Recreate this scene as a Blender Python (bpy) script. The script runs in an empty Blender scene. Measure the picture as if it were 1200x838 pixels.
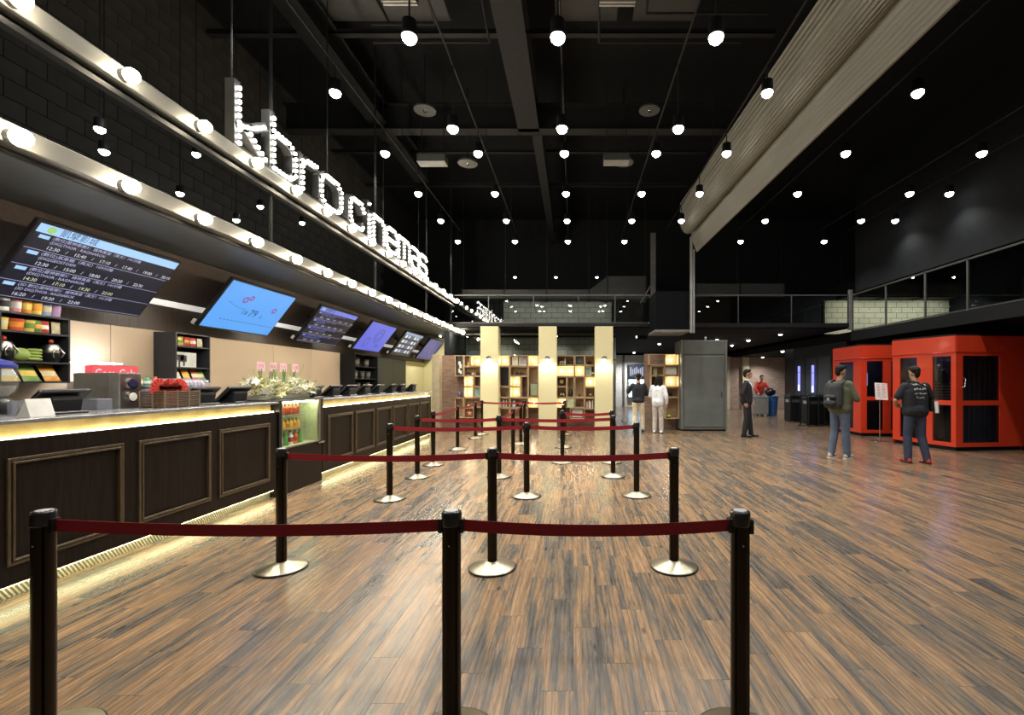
import bpy, bmesh, math, random
from mathutils import Vector, Matrix
random.seed(7)
sc = bpy.context.scene
C = sc.collection
PI = math.pi

# ------------------------------------------------------------------ camera
F, VX, VY, EYE = 545.0, 672.0, 447.0, 1.45          # pixels (1200x838 frame), metres
cam_d = bpy.data.cameras.new('camera')
cam = bpy.data.objects.new('camera', cam_d); C.objects.link(cam)
cam.location = (0, 0, EYE); cam.rotation_euler = (PI/2, 0, 0)
cam_d.sensor_width = 36; cam_d.lens = 36*F/1200
cam_d.shift_x = -(VX-600)/1200; cam_d.shift_y = (VY-419)/1200
cam_d.clip_end = 200; cam_d.clip_start = .05
sc.camera = cam
sc.view_settings.view_transform = 'Standard'; sc.view_settings.look = 'None'
sc.view_settings.exposure = 0.0; sc.view_settings.gamma = 1.0
sc.view_settings.use_curve_mapping = False
w = bpy.data.worlds.new('world'); sc.world = w; w.use_nodes = True
w.node_tree.nodes['Background'].inputs[0].default_value = (.9, .95, 1, 1)
w.node_tree.nodes['Background'].inputs[1].default_value = 0.012
try:
    sc.cycles.use_denoising = True
    sc.cycles.use_light_tree = True
    sc.cycles.max_bounces = 8; sc.cycles.transparent_max_bounces = 12
    sc.cycles.sample_clamp_indirect = 6.0
except Exception: pass

E_SPOT, E_RAIL, E_LETTER = 150.0, 120.0, 20.0          # light levels

def P(px, py, Y): return Vector(((px-VX)*Y/F, Y, EYE-(py-VY)*Y/F))
def PX(px, Y): return (px-VX)*Y/F
def PZ(py, Y): return EYE-(py-VY)*Y/F

# ------------------------------------------------------------------ materials
MATS = {}
def nodes_of(m):
    m.use_nodes = True
    return m.node_tree.nodes, m.node_tree.links, m.node_tree.nodes['Principled BSDF']
def mat(name, col, rough=.5, metal=0, var=.12, scale=8, stretch=(1,1,1), bump=0, emit=None, estr=0, spec=.5, coat=0, alpha=1, col2=None):
    if name in MATS: return MATS[name]
    m = bpy.data.materials.new(name); N, L, b = nodes_of(m)
    b.inputs['Roughness'].default_value = rough; b.inputs['Metallic'].default_value = metal
    b.inputs['Specular IOR Level'].default_value = spec
    if coat: b.inputs['Coat Weight'].default_value = coat; b.inputs['Coat Roughness'].default_value = .08
    tc = N.new('ShaderNodeTexCoord'); mp = N.new('ShaderNodeMapping'); mp.inputs['Scale'].default_value = stretch
    nz = N.new('ShaderNodeTexNoise'); nz.inputs['Scale'].default_value = scale; nz.inputs['Detail'].default_value = 4
    L.new(tc.outputs['Object'], mp.inputs[0]); L.new(mp.outputs[0], nz.inputs['Vector'])
    mx = N.new('ShaderNodeMix'); mx.data_type = 'RGBA'
    c2 = col2 if col2 else tuple(min(1, c*(1+var)) for c in col)
    c1 = col if col2 else tuple(c*(1-var) for c in col)
    mx.inputs[6].default_value = (*c1, 1); mx.inputs[7].default_value = (*c2, 1)
    mr = N.new('ShaderNodeMapRange'); mr.inputs[1].default_value = .3; mr.inputs[2].default_value = .7
    L.new(nz.outputs[0], mr.inputs[0]); L.new(mr.outputs[0], mx.inputs[0]); L.new(mx.outputs[2], b.inputs['Base Color'])
    if bump:
        bp = N.new('ShaderNodeBump'); bp.inputs['Strength'].default_value = bump; bp.inputs['Distance'].default_value = .01
        L.new(nz.outputs[0], bp.inputs['Height']); L.new(bp.outputs[0], b.inputs['Normal'])
    if emit:
        b.inputs['Emission Color'].default_value = (*emit, 1); b.inputs['Emission Strength'].default_value = estr
    if alpha < 1: b.inputs['Alpha'].default_value = alpha
    MATS[name] = m
    return m
def glow(name, col, s): return mat(name, (.02,.02,.02), .3, emit=col, estr=s)
def glass(name, col=(1,1,1), rough=0.0, tint=.0, f0=1.5, base=(.02,.02,.02)):
    """thin pane: fresnel reflection over partly tinted transparency"""
    if name in MATS: return MATS[name]
    m = bpy.data.materials.new(name); m.use_nodes = True; N, L = m.node_tree.nodes, m.node_tree.links
    N.remove(N['Principled BSDF']); out = N['Material Output']
    tr = N.new('ShaderNodeBsdfTransparent'); tr.inputs[0].default_value = (*col, 1)
    gl = N.new('ShaderNodeBsdfGlossy'); gl.inputs['Roughness'].default_value = rough
    fr = N.new('ShaderNodeFresnel'); fr.inputs[0].default_value = f0
    mx = N.new('ShaderNodeMixShader'); ge = N.new('ShaderNodeNewGeometry'); iv = N.new('ShaderNodeMath'); iv.operation = 'SUBTRACT'; iv.inputs[0].default_value = 1; L.new(ge.outputs['Backfacing'], iv.inputs[1])
    fm = N.new('ShaderNodeMath'); fm.operation = 'MULTIPLY'; L.new(fr.outputs[0], fm.inputs[0]); L.new(iv.outputs[0], fm.inputs[1]); L.new(fm.outputs[0], mx.inputs[0])
    if tint > 0:
        df = N.new('ShaderNodeBsdfDiffuse'); df.inputs[0].default_value = (*base, 1)
        m2 = N.new('ShaderNodeMixShader'); m2.inputs[0].default_value = tint
        L.new(tr.outputs[0], m2.inputs[1]); L.new(df.outputs[0], m2.inputs[2]); L.new(m2.outputs[0], mx.inputs[1])
    else: L.new(tr.outputs[0], mx.inputs[1])
    L.new(gl.outputs[0], mx.inputs[2]); L.new(mx.outputs[0], out.inputs[0])
    MATS[name] = m
    return m
def wood(name, dark, light, scale=6, stretch=(8,8,.6), rough=.4, coat=0, spec=.5):
    return mat(name, dark, rough, col2=light, scale=scale, stretch=stretch, bump=.12, coat=coat, spec=spec)

def floor_material():
    m = bpy.data.materials.new('plank_print'); N, L, b = nodes_of(m)
    def math_(op, a, bb=None, c=None):
        n = N.new('ShaderNodeMath'); n.operation = op
        for i, v in enumerate((a, bb, c)):
            if v is None: continue
            if isinstance(v, (int, float)): n.inputs[i].default_value = v
            else: L.new(v, n.inputs[i])
        return n.outputs[0]
    g = N.new('ShaderNodeNewGeometry'); s = N.new('ShaderNodeSeparateXYZ'); L.new(g.outputs['Position'], s.inputs[0])
    x, y = s.outputs[0], s.outputs[1]
    u = math_('DIVIDE', x, PW); row = math_('FLOOR', u)
    off = math_('MULTIPLY', math_('FRACT', math_('ADD', math_('MULTIPLY', row, .381966), 100.)), 1.)
    v = math_('ADD', math_('DIVIDE', y, PL), off); colm = math_('FLOOR', v)
    cid = N.new('ShaderNodeCombineXYZ'); L.new(row, cid.inputs[0]); L.new(colm, cid.inputs[1])
    wn = N.new('ShaderNodeTexWhiteNoise'); wn.noise_dimensions = '3D'; L.new(cid.outputs[0], wn.inputs[0])
    ws = N.new('ShaderNodeSeparateColor'); L.new(wn.outputs['Color'], ws.inputs[0])
    def noise(sx, sy, idk, det, rough=.55, dist=0):
        c = N.new('ShaderNodeCombineXYZ')
        L.new(math_('MULTIPLY', x, sx), c.inputs[0]); L.new(math_('MULTIPLY', y, sy), c.inputs[1])
        L.new(math_('MULTIPLY', wn.outputs['Value'], idk), c.inputs[2])
        n = N.new('ShaderNodeTexNoise'); n.inputs['Scale'].default_value = 1; n.inputs['Detail'].default_value = det
        n.inputs['Roughness'].default_value = rough; n.inputs['Distortion'].default_value = dist
        L.new(c.outputs[0], n.inputs['Vector']); return n.outputs[0]
    broad = noise(13, 1.0, 60, 4, .62, .5)
    fine = noise(75, 3.2, 80, 4, .65, .8)
    vf = noise(240, 9, 30, 3)
    t = math_('ADD', math_('MULTIPLY', math_('SUBTRACT', broad, .5), 2.0), math_('ADD', math_('MULTIPLY', math_('SUBTRACT', ws.outputs[0], .5), .22), math_('MULTIPLY', math_('SUBTRACT', fine, .5), .7)))
    t = math_('ADD', t, .50)
    r = N.new('ShaderNodeValToRGB'); L.new(t, r.inputs[0]); e = r.color_ramp.elements
    e[0].position = .08; e[0].color = (.075, .066, .060, 1)
    e[1].position = .95; e[1].color = (.37, .235, .130, 1)
    for p, c in ((.32, (.115,.100,.083,1)), (.46, (.180,.136,.094,1)), (.58, (.258,.160,.088,1)), (.78, (.31,.196,.108,1))):
        k = e.new(p); k.color = c
    gm = N.new('ShaderNodeMapRange'); gm.inputs[1].default_value = .50; gm.inputs[2].default_value = .68; gm.inputs[3].default_value = 1.0; gm.inputs[4].default_value = .55
    L.new(fine, gm.inputs[0])
    gm2 = N.new('ShaderNodeMapRange'); gm2.inputs[1].default_value = .42; gm2.inputs[2].default_value = .7; gm2.inputs[3].default_value = 1.12; gm2.inputs[4].default_value = .60
    L.new(vf, gm2.inputs[0])
    wv = N.new('ShaderNodeTexWave'); wv.wave_type = 'BANDS'; wv.bands_direction = 'X'; wv.inputs['Scale'].default_value = 1; wv.inputs['Distortion'].default_value = 14; wv.inputs['Detail'].default_value = 3; wv.inputs['Detail Scale'].default_value = .6
    cw_ = N.new('ShaderNodeCombineXYZ'); L.new(math_('MULTIPLY', x, 9), cw_.inputs[0]); L.new(math_('MULTIPLY', y, .9), cw_.inputs[1]); L.new(math_('MULTIPLY', wn.outputs['Value'], 40), cw_.inputs[2]); L.new(cw_.outputs[0], wv.inputs['Vector'])
    wm = N.new('ShaderNodeMapRange'); wm.inputs[1].default_value = .05; wm.inputs[2].default_value = .4; wm.inputs[3].default_value = .74; wm.inputs[4].default_value = 1.06; L.new(wv.outputs['Fac'], wm.inputs[0])
    # knots
    vo = N.new('ShaderNodeTexVoronoi'); vo.inputs['Scale'].default_value = 1
    c = N.new('ShaderNodeCombineXYZ'); L.new(math_('MULTIPLY', x, 6.5), c.inputs[0]); L.new(math_('MULTIPLY', y, 2.3), c.inputs[1]); L.new(c.outputs[0], vo.inputs['Vector'])
    kn = N.new('ShaderNodeMapRange'); kn.inputs[1].default_value = .04; kn.inputs[2].default_value = .11; kn.inputs[3].default_value = .35; kn.inputs[4].default_value = 1
    L.new(vo.outputs['Distance'], kn.inputs[0])
    # joints between planks (beyond the built planks)
    fu = math_('FRACT', math_('ADD', u, 100)); ju = math_('MINIMUM', fu, math_('SUBTRACT', 1, fu))
    fv = math_('FRACT', math_('ADD', v, 100)); jv = math_('MINIMUM', fv, math_('SUBTRACT', 1, fv))
    ju = math_('GREATER_THAN', ju, .005); jv = math_('GREATER_THAN', jv, .001)
    j = math_('ADD', math_('MULTIPLY', math_('MULTIPLY', ju, jv), .5), .5)
    k = math_('MULTIPLY', math_('MULTIPLY', math_('MULTIPLY', gm.outputs[0], wm.outputs[0]), gm2.outputs[0]), math_('MULTIPLY', kn.outputs[0], j))
    vm = N.new('ShaderNodeVectorMath'); vm.operation = 'SCALE'; L.new(r.outputs[0], vm.inputs[0]); L.new(k, vm.inputs['Scale'])
    L.new(vm.outputs[0], b.inputs['Base Color'])
    rr = N.new('ShaderNodeMapRange'); rr.inputs[1].default_value = .3; rr.inputs[2].default_value = .7; rr.inputs[3].default_value = .17; rr.inputs[4].default_value = .30
    L.new(fine, rr.inputs[0]); L.new(rr.outputs[0], b.inputs['Roughness'])
    bp = N.new('ShaderNodeBump'); bp.inputs['Strength'].default_value = .17; bp.inputs['Distance'].default_value = .004
    L.new(math_('ADD', fine, math_('MULTIPLY', vf, .5)), bp.inputs['Height']); L.new(bp.outputs[0], b.inputs['Normal'])
    b.inputs['Specular IOR Level'].default_value = .55
    return m
PW, PL = .152, .914

def brick_mat(name, c1, c2, mortar, bw=.21, bh=.065, gap=.008, rough=.85, axis='xz'):
    if name in MATS: return MATS[name]
    m = bpy.data.materials.new(name); N, L, b = nodes_of(m)
    g = N.new('ShaderNodeNewGeometry'); s = N.new('ShaderNodeSeparateXYZ'); L.new(g.outputs['Position'], s.inputs[0])
    c = N.new('ShaderNodeCombineXYZ'); L.new(s.outputs[0 if axis[0] == 'x' else 1], c.inputs[0]); L.new(s.outputs[2], c.inputs[1])
    t = N.new('ShaderNodeTexBrick'); t.inputs['Scale'].default_value = 1; t.inputs['Brick Width'].default_value = bw
    t.inputs['Row Height'].default_value = bh; t.inputs['Mortar Size'].default_value = gap
    t.inputs['Color1'].default_value = (*c1, 1); t.inputs['Color2'].default_value = (*c2, 1); t.inputs['Mortar'].default_value = (*mortar, 1)
    L.new(c.outputs[0], t.inputs['Vector']); L.new(t.outputs[0], b.inputs['Base Color']); b.inputs['Roughness'].default_value = rough
    bp = N.new('ShaderNodeBump'); bp.inputs['Strength'].default_value = .5; bp.inputs['Distance'].default_value = .01; bp.invert = True
    L.new(t.outputs['Fac'], bp.inputs['Height']); L.new(bp.outputs[0], b.inputs['Normal'])
    MATS[name] = m
    return m

# ------------------------------------------------------------------ mesh builder
class MB:
    def __init__(s): s.v, s.f, s.mi = [], [], []
    def add(s, vs, fs, mi=0):
        o = len(s.v); s.v += [tuple(v) for v in vs]
        s.f += [tuple(i+o for i in f) for f in fs]; s.mi += [mi]*len(fs); return s
    def box(s, x0, x1, y0, y1, z0, z1, mi=0):
        return s.add([(x,y,z) for z in (z0,z1) for y in (y0,y1) for x in (x0,x1)],
                     [(0,2,3,1),(4,5,7,6),(0,1,5,4),(2,6,7,3),(0,4,6,2),(1,3,7,5)], mi)
    def cbox(s, c, d, mi=0):
        return s.box(c[0]-d[0]/2, c[0]+d[0]/2, c[1]-d[1]/2, c[1]+d[1]/2, c[2]-d[2]/2, c[2]+d[2]/2, mi)
    def bar(s, p0, p1, w, h, up=(0,0,1), mi=0):
        p0, p1 = Vector(p0), Vector(p1); d = (p1-p0).normalized(); u = Vector(up)
        if abs(d.dot(u)) > .98: u = Vector((0,1,0))
        r = d.cross(u).normalized()*w/2; u = r.cross(d).normalized()*h/2
        vs = [p+a*r+b*u for p in (p0,p1) for a, b in ((-1,-1),(1,-1),(1,1),(-1,1))]
        return s.add(vs, [(3,2,1,0),(4,5,6,7),(0,1,5,4),(1,2,6,5),(2,3,7,6),(3,0,4,7)], mi)
    def cyl(s, p0, p1, r0, r1=None, n=12, mi=0):
        r1 = r0 if r1 is None else r1
        p0, p1 = Vector(p0), Vector(p1); d = (p1-p0).normalized(); u = Vector((0,0,1)) if abs(d.z) < .9 else Vector((1,0,0))
        a = d.cross(u).normalized(); b = d.cross(a)
        vs = [p+r*(math.cos(2*PI*k/n)*a+math.sin(2*PI*k/n)*b) for p, r in ((p0,r0),(p1,r1)) for k in range(n)]
        fs = [(k,k+n,(k+1)%n+n,(k+1)%n) for k in range(n)]+[tuple(range(n)), tuple(range(2*n-1,n-1,-1))]
        return s.add(vs, fs, mi)
    def lathe(s, prof, n=20, c=(0,0,0), mi=0, cap=True):
        vs = [(c[0]+r*math.cos(2*PI*k/n), c[1]+r*math.sin(2*PI*k/n), c[2]+z) for r, z in prof for k in range(n)]
        m = len(prof); fs = [(i*n+k, i*n+(k+1)%n, (i+1)*n+(k+1)%n, (i+1)*n+k) for i in range(m-1) for k in range(n)]
        if cap: fs += [tuple(range(n-1,-1,-1)), tuple((m-1)*n+k for k in range(n))]
        return s.add(vs, fs, mi)
    def tube(s, pts, r, n=8, mi=0):
        for a, b in zip(pts[:-1], pts[1:]): s.cyl(a, b, r, r, n, mi)
        return s
    def sph(s, c, r, nu=10, nv=6, mi=0, half=None):
        r = (r,r,r) if isinstance(r, (int,float)) else r
        vs = [(c[0], c[1], c[2]+r[2])]
        for j in range(1, nv):
            t = PI*j/nv
            vs += [(c[0]+r[0]*math.sin(t)*math.cos(2*PI*k/nu), c[1]+r[1]*math.sin(t)*math.sin(2*PI*k/nu), c[2]+r[2]*math.cos(t)) for k in range(nu)]
        vs.append((c[0], c[1], c[2]-r[2]))
        fs = [(0, 1+k, 1+(k+1)%nu) for k in range(nu)]
        for j in range(nv-2): fs += [(1+j*nu+k, 1+(j+1)*nu+k, 1+(j+1)*nu+(k+1)%nu, 1+j*nu+(k+1)%nu) for k in range(nu)]
        o = 1+(nv-2)*nu; fs += [(o+k, len(vs)-1, o+(k+1)%nu) for k in range(nu)]
        return s.add(vs, fs, mi)
    def prism(s, pts, h0, h1, axis='z', mi=0):
        n = len(pts)
        def mk(p, h): return {'z': (p[0],p[1],h), 'x': (h,p[0],p[1]), 'y': (p[0],h,p[1])}[axis]
        vs = [mk(p,h0) for p in pts]+[mk(p,h1) for p in pts]
        return s.add(vs, [tuple(range(n-1,-1,-1)), tuple(range(n,2*n))]+[(k,(k+1)%n,(k+1)%n+n,k+n) for k in range(n)], mi)
    def mesh(s, name):
        me = bpy.data.meshes.new(name); me.from_pydata(s.v, [], s.f)
        me.polygons.foreach_set('material_index', s.mi)
        bm = bmesh.new(); bm.from_mesh(me); bmesh.ops.recalc_face_normals(bm, faces=bm.faces); bm.to_mesh(me); bm.free()
        me.update(); return me
    def build(s, name, m, parent=None, smooth=False, bevel=0, loc=None, seg=1):
        return obj(name, s.mesh(name), m, parent, smooth, bevel, loc, seg)

def obj(name, me, m, parent=None, smooth=False, bevel=0, loc=None, seg=1):
    for k in (m if isinstance(m, (list, tuple)) else [m]): me.materials.append(k)
    o = bpy.data.objects.new(name, me); C.objects.link(o)
    if parent: o.parent = parent
    if loc is not None: o.location = loc
    if smooth:
        me.shade_smooth()
        try: me.set_sharp_from_angle(angle=math.radians(40))
        except Exception: pass
    if bevel:
        bv = o.modifiers.new('bevel', 'BEVEL'); bv.width = bevel; bv.segments = seg; bv.limit_method = 'ANGLE'
    return o
def tag(o, label, cat, group=None):
    o['label'] = label; o['category'] = cat
    if group: o['group'] = group
    return o
def thing(name, label, cat, loc=(0,0,0), rz=0, group=None):
    o = bpy.data.objects.new(name, None); C.objects.link(o)
    o.empty_display_size = .1; o.location = loc; o.rotation_euler = (0,0,rz)
    return tag(o, label, cat, group)
def struct(o): o['kind'] = 'structure'; return o
def stuff(o): o['kind'] = 'stuff'; return o
def kid(o, child): child.parent = o; return child
def share(name, me, parent, loc=(0,0,0), rot=(0,0,0), scale=(1,1,1)):
    o = bpy.data.objects.new(name, me); C.objects.link(o); o.parent = parent
    o.location = loc; o.rotation_euler = rot; o.scale = scale; return o
def lamp(kind, loc, energy, col, parent, size=.05, spot=None, blend=.5, rot=(0,0,0), name='lamp_light'):
    d = bpy.data.lights.new(name, kind); d.energy = energy; d.color = col
    if kind in ('POINT','SPOT'): d.shadow_soft_size = size
    if kind == 'SPOT': d.spot_size = math.radians(spot); d.spot_blend = blend
    if kind == 'AREA': d.shape = 'RECTANGLE'; d.size, d.size_y = size
    o = bpy.data.objects.new(name, d); C.objects.link(o); o.location = loc; o.rotation_euler = rot
    if parent: o.parent = parent
    return o
def text_mesh(body, size, align='LEFT', extrude=0):
    cu = bpy.data.curves.new('text', 'FONT'); cu.body = body; cu.size = size; cu.align_x = align; cu.align_y = 'CENTER'
    cu.resolution_u = 2; cu.extrude = extrude
    o = bpy.data.objects.new('text', cu); C.objects.link(o)
    dg = bpy.context.evaluated_depsgraph_get(); dg.update()
    me = bpy.data.meshes.new_from_object(o.evaluated_get(dg)); bpy.data.objects.remove(o)
    me.materials.clear()
    return me
def mb_text(mb, body, size, mat4, align='LEFT', mi=0, width=None):
    me = text_mesh(body, size, align)
    sx = 1
    if width and len(me.vertices):
        xs = [v.co.x for v in me.vertices]; sx = width/(max(xs)-min(xs)+1e-6)
    vs = [mat4 @ Vector((v.co.x*sx, v.co.y, 0)) for v in me.vertices]
    mb.add(vs, [tuple(p.vertices) for p in me.polygons], mi)
    bpy.data.meshes.remove(me)
ORD = ['first','second','third','fourth','fifth','sixth','seventh','eighth','ninth','tenth','eleventh','twelfth','thirteenth','fourteenth','fifteenth','sixteenth','seventeenth','eighteenth','nineteenth','twentieth']

# common materials
M_black = mat('black_paint', (.008,.009,.011), .55, spec=.3)
M_ceil = mat('ceiling_black', (.009,.010,.012), .85, bump=.1, spec=.15)
M_dwall = mat('dark_wall_paint', (.014,.016,.019), .8, spec=.15)
M_gloss = mat('black_plastic', (.012,.013,.015), .28)
M_darkwood = wood('dark_walnut', (.009,.0062,.0045), (.020,.0135,.0095), 5, (9,9,.5), .48, spec=.18)
M_brownwood = wood('brown_veneer', (.032,.023,.017), (.056,.041,.031), 5, (9,9,.4), .42)
M_trim = wood('bronze_moulding', (.060,.042,.022), (.11,.078,.042), 8, (6,6,1), .42)
M_steel = mat('brushed_steel', (.42,.42,.41), .32, 1, .1, 30, (1,1,12))
M_chrome = mat('chrome', (.6,.6,.6), .15, 1)
M_grey = mat('grey_metal', (.085,.09,.088), .45, .2)
M_white = mat('white_paint', (.72,.72,.70), .5)
M_offwhite = mat('ivory', (.62,.58,.50), .5)
M_yellow = mat('pale_yellow_wallcover', (.72,.66,.39), .6, scale=30, stretch=(20,20,.3), var=.06)
M_pine = wood('light_oak', (.42,.29,.16), (.58,.43,.26), 6, (6,6,.8), .5)
M_brick = brick_mat('old_brick', (.20,.105,.07), (.30,.19,.135), (.26,.22,.18))
M_block = brick_mat('grey_block', (.30,.30,.27), (.36,.35,.32), (.05,.05,.05), .4, .2, .008)
M_glass = glass('clear_glass')
M_glassr = glass('railing_glass', (.85,.9,.88), f0=1.9)
M_tint = glass('tinted_glass', (.62,.64,.70), tint=.06, f0=1.45)
# ================================================================== STRUCTURE
M_plank = floor_material()
M_joint = mat('joint_glue', (.07,.052,.04), .8)
XL, XR, YB, YF, ZC = -5.9, 14.0, -5.0, 27.0, 7.5
fb = MB().box(XL, XR, YB, YF, -.05, -.004)
floor = struct(fb.build('floor', M_joint))
mf = MB()
mf.add([(XL,8,-.0006),(XR,8,-.0006),(XR,YF,-.0006),(XL,YF,-.0006)], [(0,1,2,3)])
mf.add([(9.1,YB,-.0006),(XR,YB,-.0006),(XR,8,-.0006),(9.1,8,-.0006)], [(0,1,2,3)])
mf.add([(XL,YB,-.0006),(9.1,YB,-.0006),(9.1,-.4,-.0006),(XL,-.4,-.0006)], [(0,1,2,3)])
mf.add([(XL,-.4,-.0006),(-4.0,-.4,-.0006),(-4.0,8,-.0006),(XL,8,-.0006)], [(0,1,2,3)])
stuff(mf.build('far_planks', M_plank, floor))
g = .0007
pm = MB().box(g, PW-g, g, PL-g, -.0045, 0).mesh('plank'); pm.materials.append(M_plank)
cand = []
for r in range(math.floor(-4.0/PW), math.ceil(9.1/PW)):
    off = (r*.381966+100) % 1.0
    for k in range(-1, 13):
        y0 = (k-off)*PL; x0 = r*PW
        if y0+PL < -.4 or y0 > 9.0: continue
        yc = max(y0+PL/2, .2); px = VX+F*(x0+PW/2)/yc; py = VY+F*EYE/yc
        vis = -60 < px < 1260 and py < 900
        cand.append((0 if vis else 1, math.hypot(x0, yc), x0, y0))
cand.sort()
mfar = MB()
for i, (vis, d, x0, y0) in enumerate(cand):
    if i < 300: share('plank', pm, floor, (x0, y0, 0))
    else: mfar.box(x0+g, x0+PW-g, y0+g, y0+PL-g, -.0045, 0)
stuff(mfar.build('more_planks', M_plank, floor))

struct(MB().box(XL-.3, XR+.3, YB-.3, YF+.3, ZC, ZC+.2).build('ceiling', M_ceil))
wl = struct(MB().box(XL-.2, XL, YB, 18.5, 0, ZC).build('wall_left', mat('block_joint', (.008,.008,.008), .9)))
M_dblock = mat('dark_painted_block', (.048,.047,.043), .75, var=.25, scale=2.5, bump=.15)
bmsh = MB().box(0, .018, .005, .395, .005, .195).mesh('block'); bmsh.materials.append(M_dblock)
cand = []
for j in range(18, 37):
    for i in range(-2, 36):
        y0 = i*.4+(.2 if j % 2 else 0); z0 = j*.2
        px = VX+F*(XL)/max(y0+.2, .3); py = VY-F*(z0+.1-EYE)/max(y0+.2, .3)
        if px < -30 or py < -30 or y0 > 14: continue
        cand.append((y0, z0))
cand.sort()
mbk = MB()
for i, (y0, z0) in enumerate(cand):
    if i < 300: share('block', bmsh, wl, (XL, y0, z0))
    else: mbk.box(XL, XL+.018, y0+.005, y0+.395, z0+.005, z0+.195)
stuff(mbk.build('more_blocks', M_dblock, wl))
M_beige = mat('beige_back_painted_glass', (.60,.47,.335), .16, var=.03, scale=1.5)
for i, (a, b) in enumerate(((3.0,4.36),(4.36,5.9),(5.9,7.5),(7.5,9.1),(9.1,10.4),(10.4,11.7))):
    MB().box(XL, XL+.03, a+.004, b-.004, .9, 2.166).build('glass_panel', M_beige, wl, bevel=.003)
struct(MB().box(XL, XR, YB-.2, YB, 0, ZC).build('wall_behind', brick_mat('pale_block', (.5,.49,.44), (.56,.54,.5), (.1,.1,.1), .4, .2, .008)))
struct(MB().box(XR, XR+.2, YB, YF, 0, ZC).build('wall_right', M_dwall))
struct(MB().box(XL, XR, YF, YF+.2, 0, ZC).build('wall_far', M_dwall))
# wall strips around the bookcases and counter end
struct(MB().box(XL, -3.9, 18.3, 18.5, 0, 3.15).build('wall_counter_end', M_yellow))
MB().box(XL, XL+.03, 15.35, 18.3, 0, 2.166).build('yellow_panel', M_yellow, wl)
MB().box(XL, XL+.03, 1.5, 18.3, 2.168, 2.57).build('veneer_band', M_brownwood, wl)
struct(MB().box(-4.07, -3.9, 14.6, 18.3, 0, 2.26).build('wall_service_side', M_yellow))
struct(MB().box(-4.07, -3.9, 14.65, 18.3, 2.26, 3.04).build('wall_service_top', M_dwall))
struct(MB().box(-4.29, -4.07, 14.1, 14.6, 0, 2.26).build('trim_1', mat('beige_paint', (.50,.43,.28), .6)))
wb = struct(MB().box(-4.07, 1.18, 14.42, 14.6, 0, 2.26).build('wall_bookcase', M_brick))
struct(MB().box(XL, XR, 17.4, 17.6, 3.25, ZC).build('wall_mezzanine', M_dwall))
bw = struct(MB().box(-2.6, 1.42, 17.28, 17.4, 3.2, 4.42).build('wall_blockwork', M_block))
struct(MB().box(9.35, 13.95, 17.28, 17.4, 3.2, 4.45).build('wall_blockwork_pale', brick_mat('cream_block', (.52,.49,.36), (.58,.55,.42), (.12,.11,.09), .4, .2, .008)))
struct(MB().box(-3.9, 1.40, 16.9, 17.0, 0, 3.05).build('wall_under_mezzanine', M_block))
# far corridor beyond the opening
M_rail0 = mat('grey_frame', (.10,.10,.10), .5)
struct(MB().box(1.55, 5.6, 26.6, 26.8, 0, 2.95).build('wall_corridor_white', mat('corridor_white', (.62,.64,.64), .5)))
struct(MB().box(1.45, 1.55, 17.0, 26.6, 0, 3.05).build('wall_corridor_side', mat('corridor_pale', (.45,.47,.45), .5)))
struct(MB().box(2.82, 2.92, 26.5, 26.6, 0, 2.95).build('trim_3', M_rail0))
cw = MB()
wc = struct(MB().box(7.0, 12.0, 24.6, 24.8, 0, 2.75).build('wall_corridor_brick', brick_mat('corridor_brick', (.30,.20,.16), (.40,.30,.25), (.36,.32,.28))))
struct(MB().box(4.4, 7.0, 24.6, 24.8, 0, 2.75).build('wall_corridor_beige', mat('corridor_beige', (.34,.30,.24), .6)))
for x in (6.55, 7.9, 8.9): struct(MB().box(x, x+.32, 24.42, 24.6, 0, 2.75).build('trim_2', mat('cream_pilaster', (.62,.56,.38), .6)))

# lower dark ceilings under the gallery
struct(MB().box(-3.9, 8.4, 14.05, 26.8, 3.06, 3.2).build('ceiling_gallery', M_ceil))
struct(MB().box(8.4, XR, 3.0, 26.8, 2.72, 2.95).build('ceiling_gallery_side', M_ceil))

# ------------------------------------------------------------------ gallery railing
M_rail = mat('dark_steel_rail', (.13,.13,.13), .4, .6)
gal = thing('gallery_railing', 'long glass gallery railing above the bookcases with thin steel handrail', 'railing', (0,13.98,3.1))
MB().box(-3.9, 2.3, -.02, .04, 0, .1).build('slab_edge', M_black, gal)
MB().bar((-3.9,0,.94), (2.3,0,.94), .04, .035).build('handrail', M_rail, gal)
MB().bar((-3.9,0,.115), (2.3,0,.115), .03, .02).build('bottom_rail', M_rail, gal)
xs = [-3.9, -2.55, -1.2, .15, 1.25, 2.3]
for a, b in zip(xs[:-1], xs[1:]):
    MB().box(a+.012, b-.012, -.006, .006, .12, .93).build('glass_pane', M_glassr, gal)
for x in xs[1:]: MB().bar((x,0,.1), (x,0,.94), .025, .025).build('post', M_rail, gal)
gal = thing('gallery_railing', 'glass gallery railing right of the tall grey post, above the suited man', 'railing', (0,13.98,3.1))
MB().box(3.35, 8.4, -.02, .04, -.02, .1).build('slab_edge', M_black, gal)
MB().bar((3.35,0,.94), (8.4,0,.94), .03, .03).build('handrail', M_rail, gal)
xs = [3.35, 4.95, 6.55, 8.25]
for a, b in zip(xs[:-1], xs[1:]):
    MB().box(a+.012, b-.012, -.006, .006, .1, .93).build('glass_pane', M_glassr, gal)
for x in xs: MB().bar((x,0,.1), (x,0,.94), .025, .025).build('post', M_rail, gal)
MB().bar((8.32,0,-.1), (8.32,0,1.1), .09, .09).build('corner_post', mat('grey_post', (.2,.2,.2), .5), gal)
gal = thing('gallery_railing', 'glass gallery railing along the right side above the red booths', 'railing', (8.4,3,2.95))
MB().box(-.05, .05, 0, 11, -.28, 0).build('slab_edge', M_black, gal)
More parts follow.
